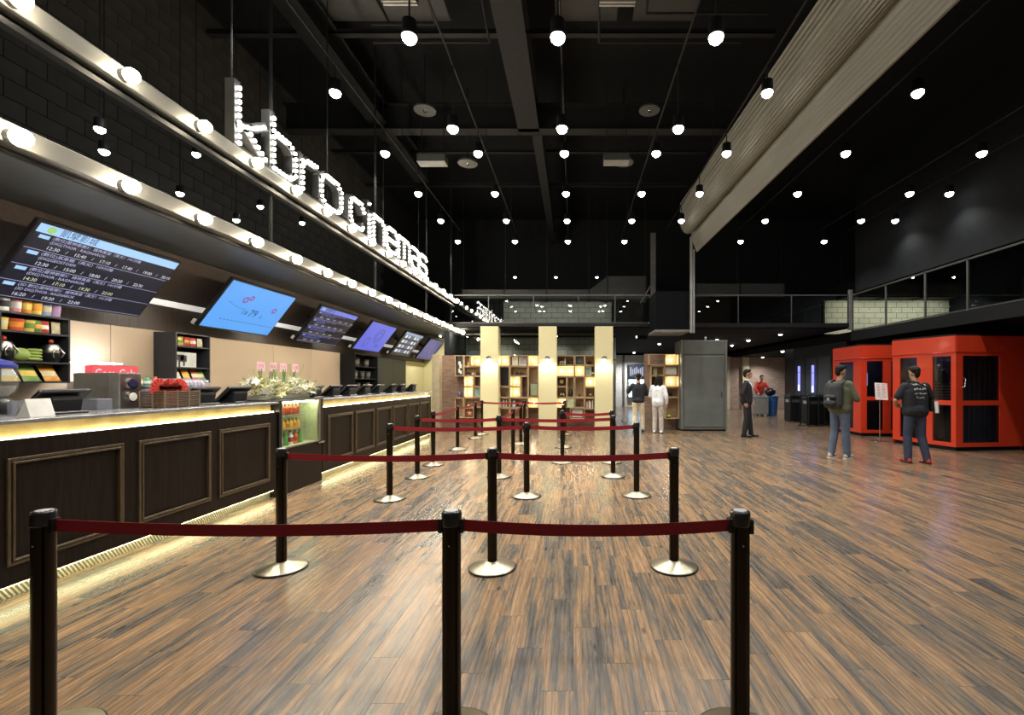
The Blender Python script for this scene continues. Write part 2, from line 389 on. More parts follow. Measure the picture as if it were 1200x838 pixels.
MB().bar((0,0,1.1), (0,11,1.1), .04, .04).build('handrail', M_rail, gal)
MB().bar((0,0,.03), (0,11,.03), .03, .03).build('bottom_rail', M_rail, gal)
ys = [0, 1.4, 2.8, 4.2, 5.6, 6.9, 8.1, 9.5, 11]
for a, b in zip(ys[:-1], ys[1:]):
    MB().box(-.006, .006, a+.012, b-.012, .05, 1.08).build('glass_pane', M_glassr, gal)
for y in ys: MB().bar((0,y,0), (0,y,1.1), .04, .04).build('post', mat('post_grey', (.09,.09,.09), .5), gal)
struct(MB().box(8.42, 8.6, 3, 13.9, 4.12, ZC).build('wall_gallery_side', M_dwall))
# glazing above the bookcases, set back
gz = thing('glazing', 'clear glass screen above the bookcases behind the yellow columns', 'window', (0,15.6,2.2))
for a, b in ((-3.9,-2.1),(-2.1,-.35),(-.35,1.4)):
    MB().box(a+.01, b-.01, 0, .012, 0, .86).build('pane', M_glassr, gz)
MB().box(-3.9, 1.4, -.02, .03, -.06, 0).build('bottom_frame', M_rail, gz)
MB().box(-3.9, 1.4, -.02, .03, .8, .86).build('top_frame', M_rail, gz)

# ------------------------------------------------------------------ ceiling steelwork
M_steelbk = mat('black_steel', (.016,.017,.019), .65, spec=.25)
def beam(name, label, p0, p1, w, h):
    t = thing(name, label, 'beam', p0)
    d = Vector(p1)-Vector(p0)
    MB().bar((0,0,0), d, w, .02).build('lower_flange', M_steelbk, t)
    MB().bar((0,0,h/2), d+Vector((0,0,h/2)), .02, h).build('web', M_steelbk, t)
    MB().bar((0,0,h), d+Vector((0,0,h)), w, .02).build('upper_flange', M_steelbk, t)
beam('ceiling_beam', 'black steel beam running lengthwise under the ceiling near the centre', (-.9,1,6.5), (-.9,9.4,6.5), .42, .5)
beam('ceiling_beam', 'black steel cross beam spanning the ceiling past the lengthwise beam', (-5.8,9.4,6.5), (3.2,9.4,6.5), .25, .5)
beam('ceiling_beam', 'black steel lengthwise beam far along the ceiling beyond the cross beam', (-.75,9.5,6.5), (-.75,17,6.5), .2, .4)
beam('ceiling_beam', 'black steel beam hung close to the dark block wall', (-3.9,2,6.6), (-3.9,12,6.6), .35, .4)
for i, (y, z) in enumerate(((6.1,6.95),(7.4,6.95),(11.2,6.95),(13.0,6.9))):
    t = thing('cable_tray', 'perforated cable tray crossing the black ceiling, %s from the front' % ORD[i], 'cable tray', (-5.8,y,z))
    MB().box(0, 9, -.06, .06, 0, .015).build('tray_floor', M_grey if i == 0 else M_steelbk, t)
    for s in (-.06,.05): MB().box(0, 9, s, s+.01, 0, .07).build('tray_side', M_steelbk, t)
    for k in range(30): MB().box(.1+k*.3, .25+k*.3, -.045, .045, .015, .02).build('rung', M_black, t)
M_panel = mat('ceiling_panel_grey', (.045,.047,.048), .7, bump=.1)
for i, (x, y) in enumerate(((-3.4,5.0),(-2.4,5.0),(-3.4,6.75),(-2.4,6.75),(.2,6.75),(1.4,6.75))):
    t = tag(MB().box(-.48, .48, -.55, .55, 0, .03).build('ceiling_panel', M_panel, loc=(x,y,7.1), bevel=.008),
            'dark grey rectangular ceiling panel, %s of the six counted from the left front' % ORD[i], 'ceiling panel', 'ceiling panels')
def vent(label, p, wx=.5, wy=.25):
    t = thing('air_vent', label, 'vent', p)
    MB().box(-wx/2, wx/2, -wy/2, wy/2, .02, .16).build('vent_box', M_grey, t)
    for x in (-wx*.4, wx*.4): MB().cyl((x,0,.15), (x,0,ZC-p[2]), .008, n=6).build('hanger_rod', M_steelbk, t)
    for k in range(5): MB().box(-wx/2, wx/2, -wy/2+k*wy/5, -wy/2+k*wy/5+.02, 0, .02).build('louvre', mat('pale_grille', (.45,.45,.44), .5), t)
vent('pale air vent at the top edge, left of centre', P(466,-1,5.4), .4)
vent('pale air vent at the top edge above the centre lights', P(724,0,5.4), .42)
vent('small air vent beside the left round ceiling disc further back', P(507,193,9.3), .55)
vent('small air vent beside the right round ceiling disc further back', P(722,192,9.3), .5)
def disc(label, p, r):
    t = thing('ceiling_speaker', label, 'speaker', p)
    MB().lathe([(r,0),(r*1.02,.02),(r*.9,.05)], 20).build('dish', M_grey, t, True)
    MB().lathe([(.03,-.02),(.04,0)], 10).build('centre_cone', M_chrome, t, True)
    MB().cyl((0,0,.05), (0,0,ZC-p[2]), .012, n=6).build('drop_rod', M_steelbk, t)
disc('round grey ceiling speaker left of the lengthwise beam', P(498,130,8.6), .2)
disc('round dark ceiling speaker right of the lengthwise beam', P(761,130,8.6), .19)
disc('small round ceiling speaker further back on the left', P(548,192,9.6), .2)
disc('small round ceiling speaker further back on the right', P(731,191,9.6), .2)
def pipe(label, pts, r=.018):
    tag(MB().tube([Vector(p) for p in pts], r, 8).build('conduit', M_steelbk, smooth=True), label, 'conduit')
pipe('bent black conduit on the ceiling left of the front spotlight', [(-2.2,4.4,6.9),(-2.05,6.2,6.9),(-2.05,6.9,6.75),(-3.0,6.9,6.75)])
pipe('bent black conduit on the ceiling behind the front left spotlight', [(-1.6,4.4,6.9),(-1.3,6.6,6.9),(-1.3,7.2,6.7),(-3.1,7.2,6.7)])
pipe('bent black conduit on the ceiling right of the centre', [(.5,4.4,6.9),(.35,6.4,6.9),(.4,7.2,6.7),(2.6,7.2,6.7)])
pipe('second bent black conduit on the ceiling right of the centre', [(1.0,4.4,6.9),(1.0,6.0,6.9),(1.05,6.7,6.75),(2.8,6.7,6.75)])

# fluted soffit (folded partition housing) at the right
M_flute = mat('fluted_ivory', (.25,.245,.215), .6, var=.08, scale=4, stretch=(1,.2,1))
def loft(near, far, name, parent):
    n = len(near); mb = MB(); mb.add(near+far, [tuple(range(n)), tuple(range(2*n-1,n-1,-1))]+[(k,(k+1)%n,(k+1)%n+n,k+n) for k in range(n)])
    return mb.build(name, M_flute, parent)
t = thing('fluted_soffit', 'long ivory fluted soffit running along the ceiling at the right', 'soffit')
def roll(cx, cz, y, rx, rz):
    p = []
    for k in range(61):
        a = math.radians(-5-170*k/60) ; rr = 1 + (.05 if k % 4 < 2 else -.06)
        p.append((cx+rx*rr*math.cos(a), y, cz+rz*rr*math.sin(a)))
    for k in range(1, 21): p.append((cx-rx*(1+(.05 if k % 4 < 2 else -.05)), y, cz+.5*k/20))
    p += [(cx+rx,y,cz+.5)]
    return p
loft(roll(3.36,5.72,3.0,.20,.30), roll(3.07,5.72,12.5,.20,.30), 'fluted_roll', t)
def panel(x0, x1, y):
    p = []
    for k in range(21): p.append((x0+(x1-x0)*k/20, y, 5.36-(.36)*k/20+(.026 if k % 3 == 0 else 0)))
    p += [(x1+.03,y,5.0),(x1+.03,y,6.3),(x0,y,6.3)]
    return p
loft(panel(3.46,3.62,2.2), panel(3.23,3.37,12.75), 'fluted_panel', t)
# post and hanging black box at its far end
t = thing('steel_post', 'tall pale grey double post hanging from the end of the fluted soffit', 'post', (3.28,12.8,2.78))
MB().box(-.07, -.01, -.04, .04, 0, 2.65).build('post_half', mat('pale_grey_metal', (.36,.37,.36), .4, .3), t, bevel=.004)
MB().box(.01, .05, -.04, .04, 0, 2.3).build('post_half', MATS['pale_grey_metal'], t, bevel=.004)
M_matt = mat('matt_black', (.007,.0075,.009), .95, spec=.03)
t = thing('hanging_bulkhead', 'black hanging box above the bookcase beside the pale post', 'bulkhead', (2.75,13.4,2.82))
MB().box(-.48, .45, -.55, .55, .06, 1.12).build('box_body', M_matt, t)
MB().box(-.5, .47, -.57, .57, 0, .06).build('bottom_frame', mat('soffit_grey', (.16,.16,.15), .5), t)
t = thing('steel_post', 'dark grey post standing above the gallery left of the pale post', 'post', (2.5,14.6,3.2))
MB().box(-.08, .08, -.05, .05, 0, 2.9).build('post_shaft', mat('mid_grey_metal', (.12,.12,.12), .5), t, bevel=.005)
MB().bar((-.4,0,.7), (-.08,0,1.25), .04, .04).build('brace', MATS['mid_grey_metal'], t)
# ducts above the gallery
M_duct = mat('dark_duct', (.05,.052,.052), .5, .3)
def duct(label, x0, x1, y, z0, z1, d=.5):
    t = thing('air_duct', label, 'duct', (x0,y,z0))
    n = max(1, int((x1-x0)/1.2)); s = (x1-x0)/n
    for k in range(n): MB().box(k*s+.01, (k+1)*s-.01, 0, d, 0, z1-z0).build('duct_section', M_duct, t, bevel=.01)
    for k in range(n+1): MB().box(k*s-.02, k*s+.02, -.02, d+.02, -.02, z1-z0+.02).build('flange', M_steelbk, t)
    for k in range(n+1): MB().bar((k*s, d/2, z1-z0), (k*s, d/2, ZC-z0), .02, .02).build('hanger_rod', M_steelbk, t)
duct('low dark air duct above the gallery behind the bookcases', -3.6, .5, 15.0, 4.12, 4.42)
duct('boxy dark air duct above the gallery near the centre right', 1.1, 2.35, 15.0, 4.1, 4.85)
duct('long dark air duct above the gallery behind the suited man', 4.0, 6.9, 15.2, 4.2, 4.65)
duct('long dark air duct high above the gallery at the far right', 8.9, 12.6, 15.2, 4.2, 4.7)
t = thing('duct_elbow', 'sloping dark duct piece joining the low duct to the boxy duct', 'duct', (.5,15.0,4.1))
MB().prism([(.02,.03),(.58,.0),(.58,.72),(.02,.3)], 0, .5, 'y').build('duct_body', M_duct, t)

# ================================================================== CEILING SPOTLIGHTS
can_me = MB().lathe([(.045,.20),(.072,.19),(.078,.05),(.082,.03),(.074,.03),(.070,.045),(.07,.05)], 14, cap=False).lathe([(.002,.2),(.045,.2)], 14, cap=False).mesh('housing')
can_me.shade_smooth(); can_me.materials.append(M_black)
len_me = MB().lathe([(.002,-.045),(.04,-.036),(.066,-.010),(.076,.02),(.070,.044)], 14, cap=False).mesh('bulb'); len_me.materials.append(glow('spot_glow', (1,.97,.9), 24))
COLS = [-3.32,-1.68,-.16,1.46,2.70,4.80,7.20,8.05]; ROWS = [1.32,3.04,4.76,6.48,8.2,9.96,11.64,13.36]
ROWN = ['row behind the viewer','row overhead','nearest row in view','second row','third row','fourth row','fifth row','sixth and farthest row']
COLN = ['left-most line by the sign','line left of centre','centre line','line right of centre','line beside the fluted soffit','line right of the soffit','next-to-last line on the right','right-most line']
for ri, y in enumerate(ROWS):
    for ci, x in enumerate(COLS):
        if ri < 4 and ci > 6: continue
        if ri == 4 and ci > 6: continue
        if ri == 7 and ci in (4,7): continue
        z = 4.95 if (ri in (2,3) and ci in (1,2,3)) else 5.45
        t = thing('ceiling_spotlight', 'glowing ceiling spotlight in the %s, %s' % (ROWN[ri], COLN[ci]), 'spotlight', (x,y,z), group='ceiling spotlights')
        share('housing', can_me, t); share('bulb', len_me, t)
        MB().cyl((0,0,.19), (0,0,(5.85-z)), .01, n=6).build('stem', M_steelbk, t)
        lamp('SPOT', (0,0,-.06), E_SPOT*(.45 if ci == 7 else .45 if ri < 2 else 1), (1,.96,.89), t, .07, 128, .8)
for ci, x in enumerate(COLS):
    t = thing('lighting_track', 'thin black conduit carrying ceiling spotlights, %s' % COLN[ci], 'conduit', (x,0,5.85))
    MB().cyl((0,.8,.012), (0,13.6,.012), .014, n=8).build('pipe', M_steelbk, t)
    for y in (3.8, 9.0, 12.6): MB().cyl((0,y,.02), (0,y,ZC-5.85), .006, n=6).build('drop_wire', M_steelbk, t)
# small spotlights over the service area, seen between the two lamp rails
for i, (px, py, Y) in enumerate(((117,153,4.6),(122,179,4.95),(230,182,5.9),(211,228,6.5),(277,259,7.2),(305,243,7.6),(354,262,8.6),(415,268,10.2))):
    p = P(px, py, Y)
    t = thing('service_spotlight', 'small glowing spotlight between the two lamp rails, %s from the left' % ORD[i], 'spotlight', p, group='service area spotlights')
    share('housing', can_me, t, scale=(.6,.6,.6)); share('bulb', len_me, t, scale=(.6,.6,.6))
    MB().cyl((0,0,.1), (0,0,ZC-p.z), .006, n=6).build('stem', M_steelbk, t)
    lamp('SPOT', (0,0,-.05), 22, (1,.95,.86), t, .04, 110, .7)
# corridor downlights beyond the cabinet
for i, (px, py) in enumerate(((877,411),(917,411),(858,418),(944,410))):
    Y = 18.0+i*1.2; p = P(px, py, Y); p.z = 2.67 if p.x > 8.3 else 3.01
    t = thing('corridor_downlight', 'small corridor downlight beyond the grey cabinet, %s of four' % ORD[i], 'downlight', p, group='corridor downlights')
    share('housing', can_me, t, scale=(.7,.7,.25)); share('bulb', len_me, t, scale=(.8,.8,.5))
    lamp('SPOT', (0,0,-.05), 60, (1,.95,.86), t, .05, 130, .7)
for i, (x, y, z) in enumerate(((3.6,19.5,3.005),(3.3,25.3,3.005),(6.6,22.0,3.005),(5.4,17.5,3.005),(6.9,15.5,3.005),(10.5,21.5,2.665),(9.6,23.6,2.665))):
    t = thing('corridor_downlight', 'recessed corridor light over the far floor, %s from the near left' % ORD[i], 'downlight', (x,y,z), group='corridor downlights')
    share('housing', can_me, t, scale=(.8,.8,.28)); share('bulb', len_me, t, scale=(.8,.8,.5))
    lamp('SPOT', (0,0,-.05), 420 if i == 1 else 150, (1,.96,.91), t, .05, 150, .7)
# spots washing the block walls of the gallery
for i, (x, y) in enumerate(((-2.0,15.9),(-.6,15.9),(.8,15.9),(10.2,15.9),(11.6,15.9),(13.0,15.9))):
    t = thing('gallery_spotlight', 'small track spotlight washing the gallery block wall, %s from the left' % ORD[i], 'spotlight', (x,y,5.0), group='gallery spotlights')
    share('housing', can_me, t, scale=(.6,.6,.6)); share('bulb', len_me, t, scale=(.6,.6,.6))
    MB().cyl((0,0,.1), (0,0,2.5), .006, n=6).build('stem', M_steelbk, t)
    lamp('SPOT', (0,0,-.05), 45 if i < 3 else 110, (1,.96,.88), t, .04, 130, .7, rot=(math.radians(20),0,0))
for i, x in enumerate((-2.6,-.6,1.0)):
    t = thing('under_gallery_light', 'small light under the gallery washing the block wall behind the glass, %s from the left' % ORD[i], 'downlight', (x,16.3,3.03), group='under gallery lights')
    share('housing', can_me, t, scale=(.6,.6,.15)); share('bulb', len_me, t, scale=(.6,.6,.3))
    lamp('SPOT', (0,0,-.05), 35, (1,.96,.88), t, .04, 150, .7)

t = thing('corridor_downlight', 'added light above the yellow wall at the far counter end', 'downlight', (-4.75,16.6,3.06))  # unseen light added to brighten the yellow end wall
share('housing', can_me, t, scale=(.6,.6,.6)); share('bulb', len_me, t, scale=(.6,.6,.6))
lamp('SPOT', (0,0,-.05), 150, (1,.95,.80), t, .04, 150, .7, rot=(math.radians(25),0,0))
# ================================================================== COUNTER SIDE
XC = -3.70
# sloped fascia and hanging panel over the service area
fa = MB(); fa.prism([(-5.40,3.17),(-5.865,2.572),(-5.895,2.60),(-5.895,2.66),(-5.46,3.21)], 1.5, 18.28, 'y')
struct(fa.build('trim_fascia', M_brownwood))
sp = MB(); sp.prism([(-3.60,3.05),(-5.42,3.18),(-5.42,3.23),(-3.60,3.10)], 1.5, 18.28, 'y')
struct(sp.build('trim_soffit', mat('grey_soffit', (.055,.06,.058), .55)))
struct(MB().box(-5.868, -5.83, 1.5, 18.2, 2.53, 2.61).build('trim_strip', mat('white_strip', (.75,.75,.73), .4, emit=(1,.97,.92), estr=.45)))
# unseen tubes added behind the rail to light the beige wall and counter
for i, (a, b) in enumerate(((1.7,4.3),(4.4,7.0),(7.1,9.7),(9.8,12.4),(12.5,15.1))):
    t = thing('added_wash_tube', 'added slim tube light hidden behind the lower lamp rail, %s from the left' % ORD[i], 'tube light', (-3.69,a,2.995), group='added wall wash tubes')
    MB().box(-.03, .03, 0, b-a, .02, .06).build('batten', M_white, t)
    MB().cyl((0,.05,0), (0,b-a-.05,0), .02, n=8).build('tube', glow('added_tube_glow', (1,.91,.77), 115), t)

# lamp rails
M_railm = mat('satin_rail', (.30,.30,.28), .38, .55, scale=10, stretch=(1,.2,1))
M_bulbw = glow('warm_bulb', (1,.86,.62), E_RAIL)
bulb_me = MB().sph((.055,0,0), (.058,.055,.055), 10, 7).mesh('bulb'); bulb_me.shade_smooth(); bulb_me.materials.append(M_bulbw)
sock_me = MB()
for k in range(3): sock_me.cyl((0,0,0), (.05,0,0), .03+.001*k, n=12)
sock_me = MB().cyl((-.01,0,0), (.035,0,0), .05, .046, 14).cyl((.0,0,0), (.06,0,0), .022, n=10).mesh('socket'); sock_me.materials.append(M_grey)
for nm, z, zl, y1 in (('lower', 2.93, 2.965, 15.2), ('upper', 3.77, 3.825, 13.85)):
    t = thing('lamp_rail', 'long %s metal rail of glowing bulbs above the ticket counter' % nm, 'lamp rail', (-3.5,1.5,z))
    MB().box(-.10, 0, 0, y1-1.5, 0, .135).build('channel', M_railm, t, bevel=.006)
    MB().box(-.13, -.10, 0, y1-1.5, -.03, .05).build('back_angle', M_black, t)
    MB().box(-.10, -.03, 0, y1-1.5, -.10, -.06).build('lower_angle', M_black, t) if nm == 'upper' else None
    y = 3.62-.725*2
    while y < y1-.1:
        share('socket', sock_me, t, (0, y-1.5, zl-z)); share('bulb', bulb_me, t, (.01, y-1.5, zl-z)); y += .722
    for y in (2.6, 5.5, 8.4, 11.3, 13.6):
        MB().bar((-.08,y-1.5,.13), (-.08,y-1.5,.836 if nm == 'lower' else ZC-z), .028, .028).build('hanger_post', M_steelbk, t)
# marquee letters
STROKES = {
 'k': (.44, [[(0,0),(0,1.46)], [(0,.42),(.5,.62),(1,.95)], [(.25,.52),(1,0)]]),
 'b': (.43, [[(0,0),(0,1.46)], [(0,1),(.75,1),(1,.8),(1,.2),(.75,0),(0,0)]]),
 'r': (.38, [[(0,0),(0,1)], [(0,.72),(.3,.95),(1,1)]]),
 'o': (.55, [[(.2,0),(0,.2),(0,.8),(.2,1),(.8,1),(1,.8),(1,.2),(.8,0),(.2,0)]]),
 'c': (.47, [[(1,.75),(.8,1),(.2,1),(0,.8),(0,.2),(.2,0),(.8,0),(1,.25)]]),
 'i': (.10, [[(.5,0),(.5,1)], [(.5,1.28),(.5,1.36)]]),
 'n': (.46, [[(0,0),(0,1)], [(0,1),(.75,1),(1,.8),(1,0)]]),
 'e': (.52, [[(0,.5),(1,.5),(1,.8),(.8,1),(.2,1),(0,.8),(0,.2),(.2,0),(.8,0),(1,.2)]]),
 'm': (.62, [[(0,0),(0,1)], [(0,1),(.85,1),(1,.85),(1,0)], [(.5,1),(.5,0)]]),
 'a': (.46, [[(.1,1),(.8,1),(1,.8),(1,0)], [(1,.55),(.2,.55),(0,.4),(0,.15),(.2,0),(1,0)]]),
 's': (.50, [[(1,.85),(.8,1),(.2,1),(0,.85),(0,.65),(.2,.5),(.8,.5),(1,.35),(1,.15),(.8,0),(.2,0),(0,.15)]]),
}
LET = [('k',4.86),('b',5.42),('r',6.00),('o',6.46),('c',7.30),('i',7.92),('n',8.14),('e',8.70),('m',9.30),('a',10.04),('s',10.56)]
M_letter = mat('letter_tray', (.05,.05,.05), .4)
M_bulbl = glow('letter_bulb', (1,.96,.84), E_LETTER)
sign = thing('marquee_sign', 'row of bulb-lit marquee letters reading kbro cinemas on the upper rail', 'sign', (-3.5,4.8,3.915))
XH = .43
for ch, y in LET:
    wd, st = STROKES[ch]; body, blb = MB(), MB()
    for s in st:
        pts = [Vector((0, y-4.8+u*wd, .025+v*XH)) for u, v in s]
        for a, b in zip(pts[:-1], pts[1:]):
            d = (b-a).normalized()*.03
            body.bar(a-d+Vector((-.06,0,0)), b+d+Vector((-.06,0,0)), .09, .10, (1,0,0))
        acc, step = 0, .072
        for a, b in zip(pts[:-1], pts[1:]):
            L_ = (b-a).length; q = acc
            while q <= L_+1e-4:
                blb.sph(a+(b-a)*(q/L_)+Vector((.012,0,0)), .0225, 6, 4); q += step
            acc = q-L_
    lt = body.build('letter', M_letter, sign); lt['label'] = 'letter %s' % ch
    stuff(blb.build('bulb_row', M_bulbl, lt))
MB().box(-.12, .0, 0, 6.4, -.015, .01).build('base_rail', M_steelbk, sign)
for y in (0.1, 2.0, 4.0, 6.0): MB().bar((-.1,y,0), (-.1,y,ZC-3.915), .012, .012).build('hanger_rod', M_steelbk, sign)

# ------------------------------------------------------------------ displays
SR = Matrix(((0,.612,.791),(1,0,0),(0,.791,-.612))).to_4x4()      # columns: along the wall, up the screen, outward
def display(label, y0, content, wd=1.20, ht=.66):
    t = thing('wall_display', label, 'display'); c = Vector((-5.295, (y0+wd/2+.01)*1.28, 2.62))
    t.matrix_world = Matrix.Translation(c) @ SR @ Matrix.Scale(1.28, 4)
    MB().box(-wd/2-.018, wd/2+.018, -ht/2-.02, ht/2+.018, -.05, -.003).build('casing', M_gloss, t, bevel=.006)
    s = content(t, wd, ht)
    MB().box(-.25, .25, -.2, .2, -.09, -.05).build('bracket', M_steelbk, t)
    for u in (-.2,.2): MB().box(u-.02, u+.02, -.05, .0, -.30, -.09).build('wall_arm', M_steelbk, t)
    for u in (-wd/2-.005, wd/2-.02): MB().box(u-.01, u+.02, -ht/2-.03, -ht/2+.03, -.09, -.05).build('clip', M_white, t)
    return t
def flat(t, name, x0, x1, y0, y1, m, d=.0006): return MB().add([(x0,y0,d),(x1,y0,d),(x1,y1,d),(x0,y1,d)], [(0,1,2,3)]).build(name, m, t)
G_navy = glow('screen_navy', (.012,.013,.09), .16); G_head = glow('screen_header', (.40,.66,1), 1.0)
G_txt = glow('screen_text', (.62,.64,.95), .85); G_yel = glow('screen_yellow_text', (.9,.95,.55), .8); G_white = glow('screen_white', (.85,.9,1), .9)
G_green = glow('screen_green', (.45,.8,.25), .8); G_ink = glow('screen_ink', (.06,.10,.35), .35)
ROWTXT = [('(數位)雷神索爾3：諸神黃昏（英文）141分鐘','(DIG)THOR : RAGNAROK',['12:30','15:40','17:10','17:40','19:00','20:10'],G_white),
          ('(數位)氣象戰（英文）109分鐘','(DIG)GEOSTORM',['12:30','15:00','18:00','20:20','22:30'],G_white),
          ('(數位)雷神索爾3：諸神黃昏（英文）141分鐘','(DIG)THOR : RAGNAROK',['14:30','17:10','19:30','22:00'],G_yel),
          ('(3D 數位)雷神索爾3：諸神黃昏（英文）141分鐘','(3D DIG)THOR : RAGNAROK',['16:20','19:20','22:00'],G_white)]
def showtimes(t, wd, ht, g_head=None, g_txt=None, rows=ROWTXT):
    s = flat(t, 'screen', -wd/2, wd/2, -ht/2, ht/2, G_navy, 0)
    hh = .075
    h = flat(t, 'header_bar', -wd/2, wd/2, ht/2-hh, ht/2, g_head or G_head)
    MB().lathe([(.03,0),(.03,.001)], 16).build('logo', G_green, t, loc=(-wd/2+.09, ht/2-hh/2, .0012))
    mb = MB(); mb_text(mb, '凱擘影城', .07, Matrix.Translation((-wd/2+.15, ht/2-hh/2, .0016))); stuff(mb.build('header_text', G_ink, t))
    rh = (ht-hh)/4; mw, mc = MB(), MB(); icons = MB(); lines = MB(); my = MB()
    for i, (a, b, times, g_) in enumerate(rows):
        y = ht/2-hh-i*rh
        mb_text(mc, a, .032, Matrix.Translation((-wd/2+.13, y-.024, .0012)), width=.72 if i != 1 else .55)
        mb_text(mc, b, .034, Matrix.Translation((-wd/2+.13, y-.062, .0012)), width=.42 if i != 1 else .26)
        icons.box(-wd/2+.04, -wd/2+.11, y-.045, y-.015, .0006, .0014)
        for k, tm in enumerate(times):
            x = -wd/2+.13+k*.20
            mb_text(my if g_ is G_yel else mw, tm, .042, Matrix.Translation((x, y-.112, .0012)))
            if k < len(times)-1: mb_text(mw, '/', .04, Matrix.Translation((x+.14, y-.112, .0012)))
        lines.box(-wd/2, wd/2, y-rh+.001, y-rh+.004, .0006, .0012)
    stuff(mc.build('film_titles', g_txt or G_txt, t)); stuff(mw.build('show_times', G_white, t)); stuff(my.build('yellow_times', G_yel, t))
    stuff(icons.build('icons', g_head or G_head, t)); stuff(lines.build('rules', G_txt, t))
def advert(bg, ink, price, k):
    def f(t, wd, ht):
        flat(t, 'screen', -wd/2, wd/2, -ht/2, ht/2, bg, 0)
        mb = MB()
        if price:
            mb_text(mb, '只要', .06, Matrix.Translation((-.16,-.06,.001))); mb_text(mb, '79', .15, Matrix.Translation((-.02,-.05,.001))); mb_text(mb, '元', .06, Matrix.Translation((.19,-.08,.001)))
            for j in range(16): mb.box(-.4+j*.06, -.4+j*.06+.035, -.2, -.192, .0006, .001)
            for j in range(12): mb.box(-.45+j*.03, -.45+j*.03+.022, .05-.012*j+.0006*j*j, .056-.012*j+.0006*j*j, .0006, .001)
            stuff(mb.build('offer_text', ink, t))
            gp = glow('ad_purple', (.45,.12,.55), .6); m2 = MB()
            for (cx, cy, n, r) in ((-.22,.12,9,.05),(-.14,.16,8,.04),(.38,.06,9,.045)):
                for j in range(n):
                    a = 2*PI*j/n; m2.bar((cx+r*math.cos(a),cy+r*math.sin(a),.001), (cx+.6*r*math.cos(a+1.2),cy+.6*r*math.sin(a+1.2),.001), .012, .001)
            stuff(m2.build('swirl_ornament', gp, t))
        else:
            for (cx, cy, rx, ry) in ((-.28,-.14,.09,.11),(.08,.05,.16,.16),(.08,.05,.10,.10)):
                for j in range(20):
                    a, a2 = 2*PI*j/20, 2*PI*(j+1)/20
                    mb.bar((cx+rx*math.cos(a),cy+ry*math.sin(a),.001), (cx+rx*math.cos(a2),cy+ry*math.sin(a2),.001), .014, .001)
            mb_text(mb, '會員', .09, Matrix.Translation((.18,-.2,.001)))
            stuff(mb.build('drawing', ink, t))
    return f
display('large show-times display nearest the camera, over the snack shelf', 3.43, showtimes)
display('bright sky-blue advert display with the price 79', 5.38, advert(glow('ad_blue', (.12,.42,1.0), .95), G_ink, True, 0))
display('show-times display between the sky-blue and the violet-blue screens', 7.28, lambda t, a, b: showtimes(t, a, b, glow('head_violet', (.22,.28,.95), .8), glow('txt_violet', (.30,.32,.95), .7)))
display('violet-blue advert display above the black cabinets', 9.14, advert(glow('ad_violet', (.15,.18,.85), .85), G_ink, False, 1))
def menu(t, wd, ht):
    flat(t, 'screen', -wd/2, wd/2, -ht/2, ht/2, glow('menu_dark', (.05,.06,.12), .35), 0)
    flat(t, 'header_bar', -wd/2, wd/2, ht/2-.07, ht/2, glow('menu_head', (.35,.5,.8), .7))
    for i in range(4):
        for j in range(5):
            flat(t, 'picture', -.5+j*.2, -.36+j*.2, .17-i*.14, .25-i*.14, (G_white, G_txt, glow('menu_blue', (.2,.3,.6), .5))[(i*3+j) % 3])
display('dim menu display with small pictures, fifth along the fascia', 11.0, menu)
display('dark blue display at the far end of the fascia', 12.83, advert(glow('ad_deep', (.05,.06,.45), .5), glow('ink_violet', (.3,.2,.8), .5), False, 1))

# ------------------------------------------------------------------ counters
M_marble = mat('onyx_band', (.42,.32,.14), .25, col2=(.62,.52,.28), scale=3, stretch=(1,2,4))
M_stone = mat('grey_worktop', (.26,.265,.29), .22, var=.2, scale=20)
G_led = glow('counter_led', (1,.86,.52), 14)
G_kick = glow('kick_led', (1,.93,.48), 16)
def kick_mat():
    m = bpy.data.materials.new('ribbed_kick_plate'); N, L, b = nodes_of(m)
    b.inputs['Base Color'].default_value = (.62,.60,.52,1); b.inputs['Metallic'].default_value = .6; b.inputs['Roughness'].default_value = .35
    g = N.new('ShaderNodeNewGeometry'); s = N.new('ShaderNodeSeparateXYZ'); L.new(g.outputs['Position'], s.inputs[0])
    mm = N.new('ShaderNodeMath'); mm.operation = 'MULTIPLY_ADD'; mm.inputs[1].default_value = 1; L.new(s.outputs[1], mm.inputs[0])
    sc_ = N.new('ShaderNodeMath'); sc_.operation = 'MULTIPLY'; sc_.inputs[1].default_value = .6; L.new(s.outputs[2], sc_.inputs[0]); L.new(sc_.outputs[0], mm.inputs[2])
    sn = N.new('ShaderNodeMath'); sn.operation = 'MULTIPLY'; sn.inputs[1].default_value = 220; L.new(mm.outputs[0], sn.inputs[0])
    si = N.new('ShaderNodeMath'); si.operation = 'SINE'; L.new(sn.outputs[0], si.inputs[0])
    bp = N.new('ShaderNodeBump'); bp.inputs['Strength'].default_value = .6; bp.inputs['Distance'].default_value = .01
    L.new(si.outputs[0], bp.inputs['Height']); L.new(bp.outputs[0], b.inputs['Normal'])
    mr = N.new('ShaderNodeMapRange'); mr.inputs[1].default_value = -.3; mr.inputs[2].default_value = .3; mr.inputs[3].default_value = .25; mr.inputs[4].default_value = 1
    L.new(si.outputs[0], mr.inputs[0]); mx = N.new('ShaderNodeMix'); mx.data_type = 'RGBA'; mx.inputs[6].default_value = (.2,.19,.16,1); mx.inputs[7].default_value = (.72,.70,.6,1)
    L.new(mr.outputs[0], mx.inputs[0]); L.new(mx.outputs[2], b.inputs['Base Color'])
    return m
M_kick = kick_mat()
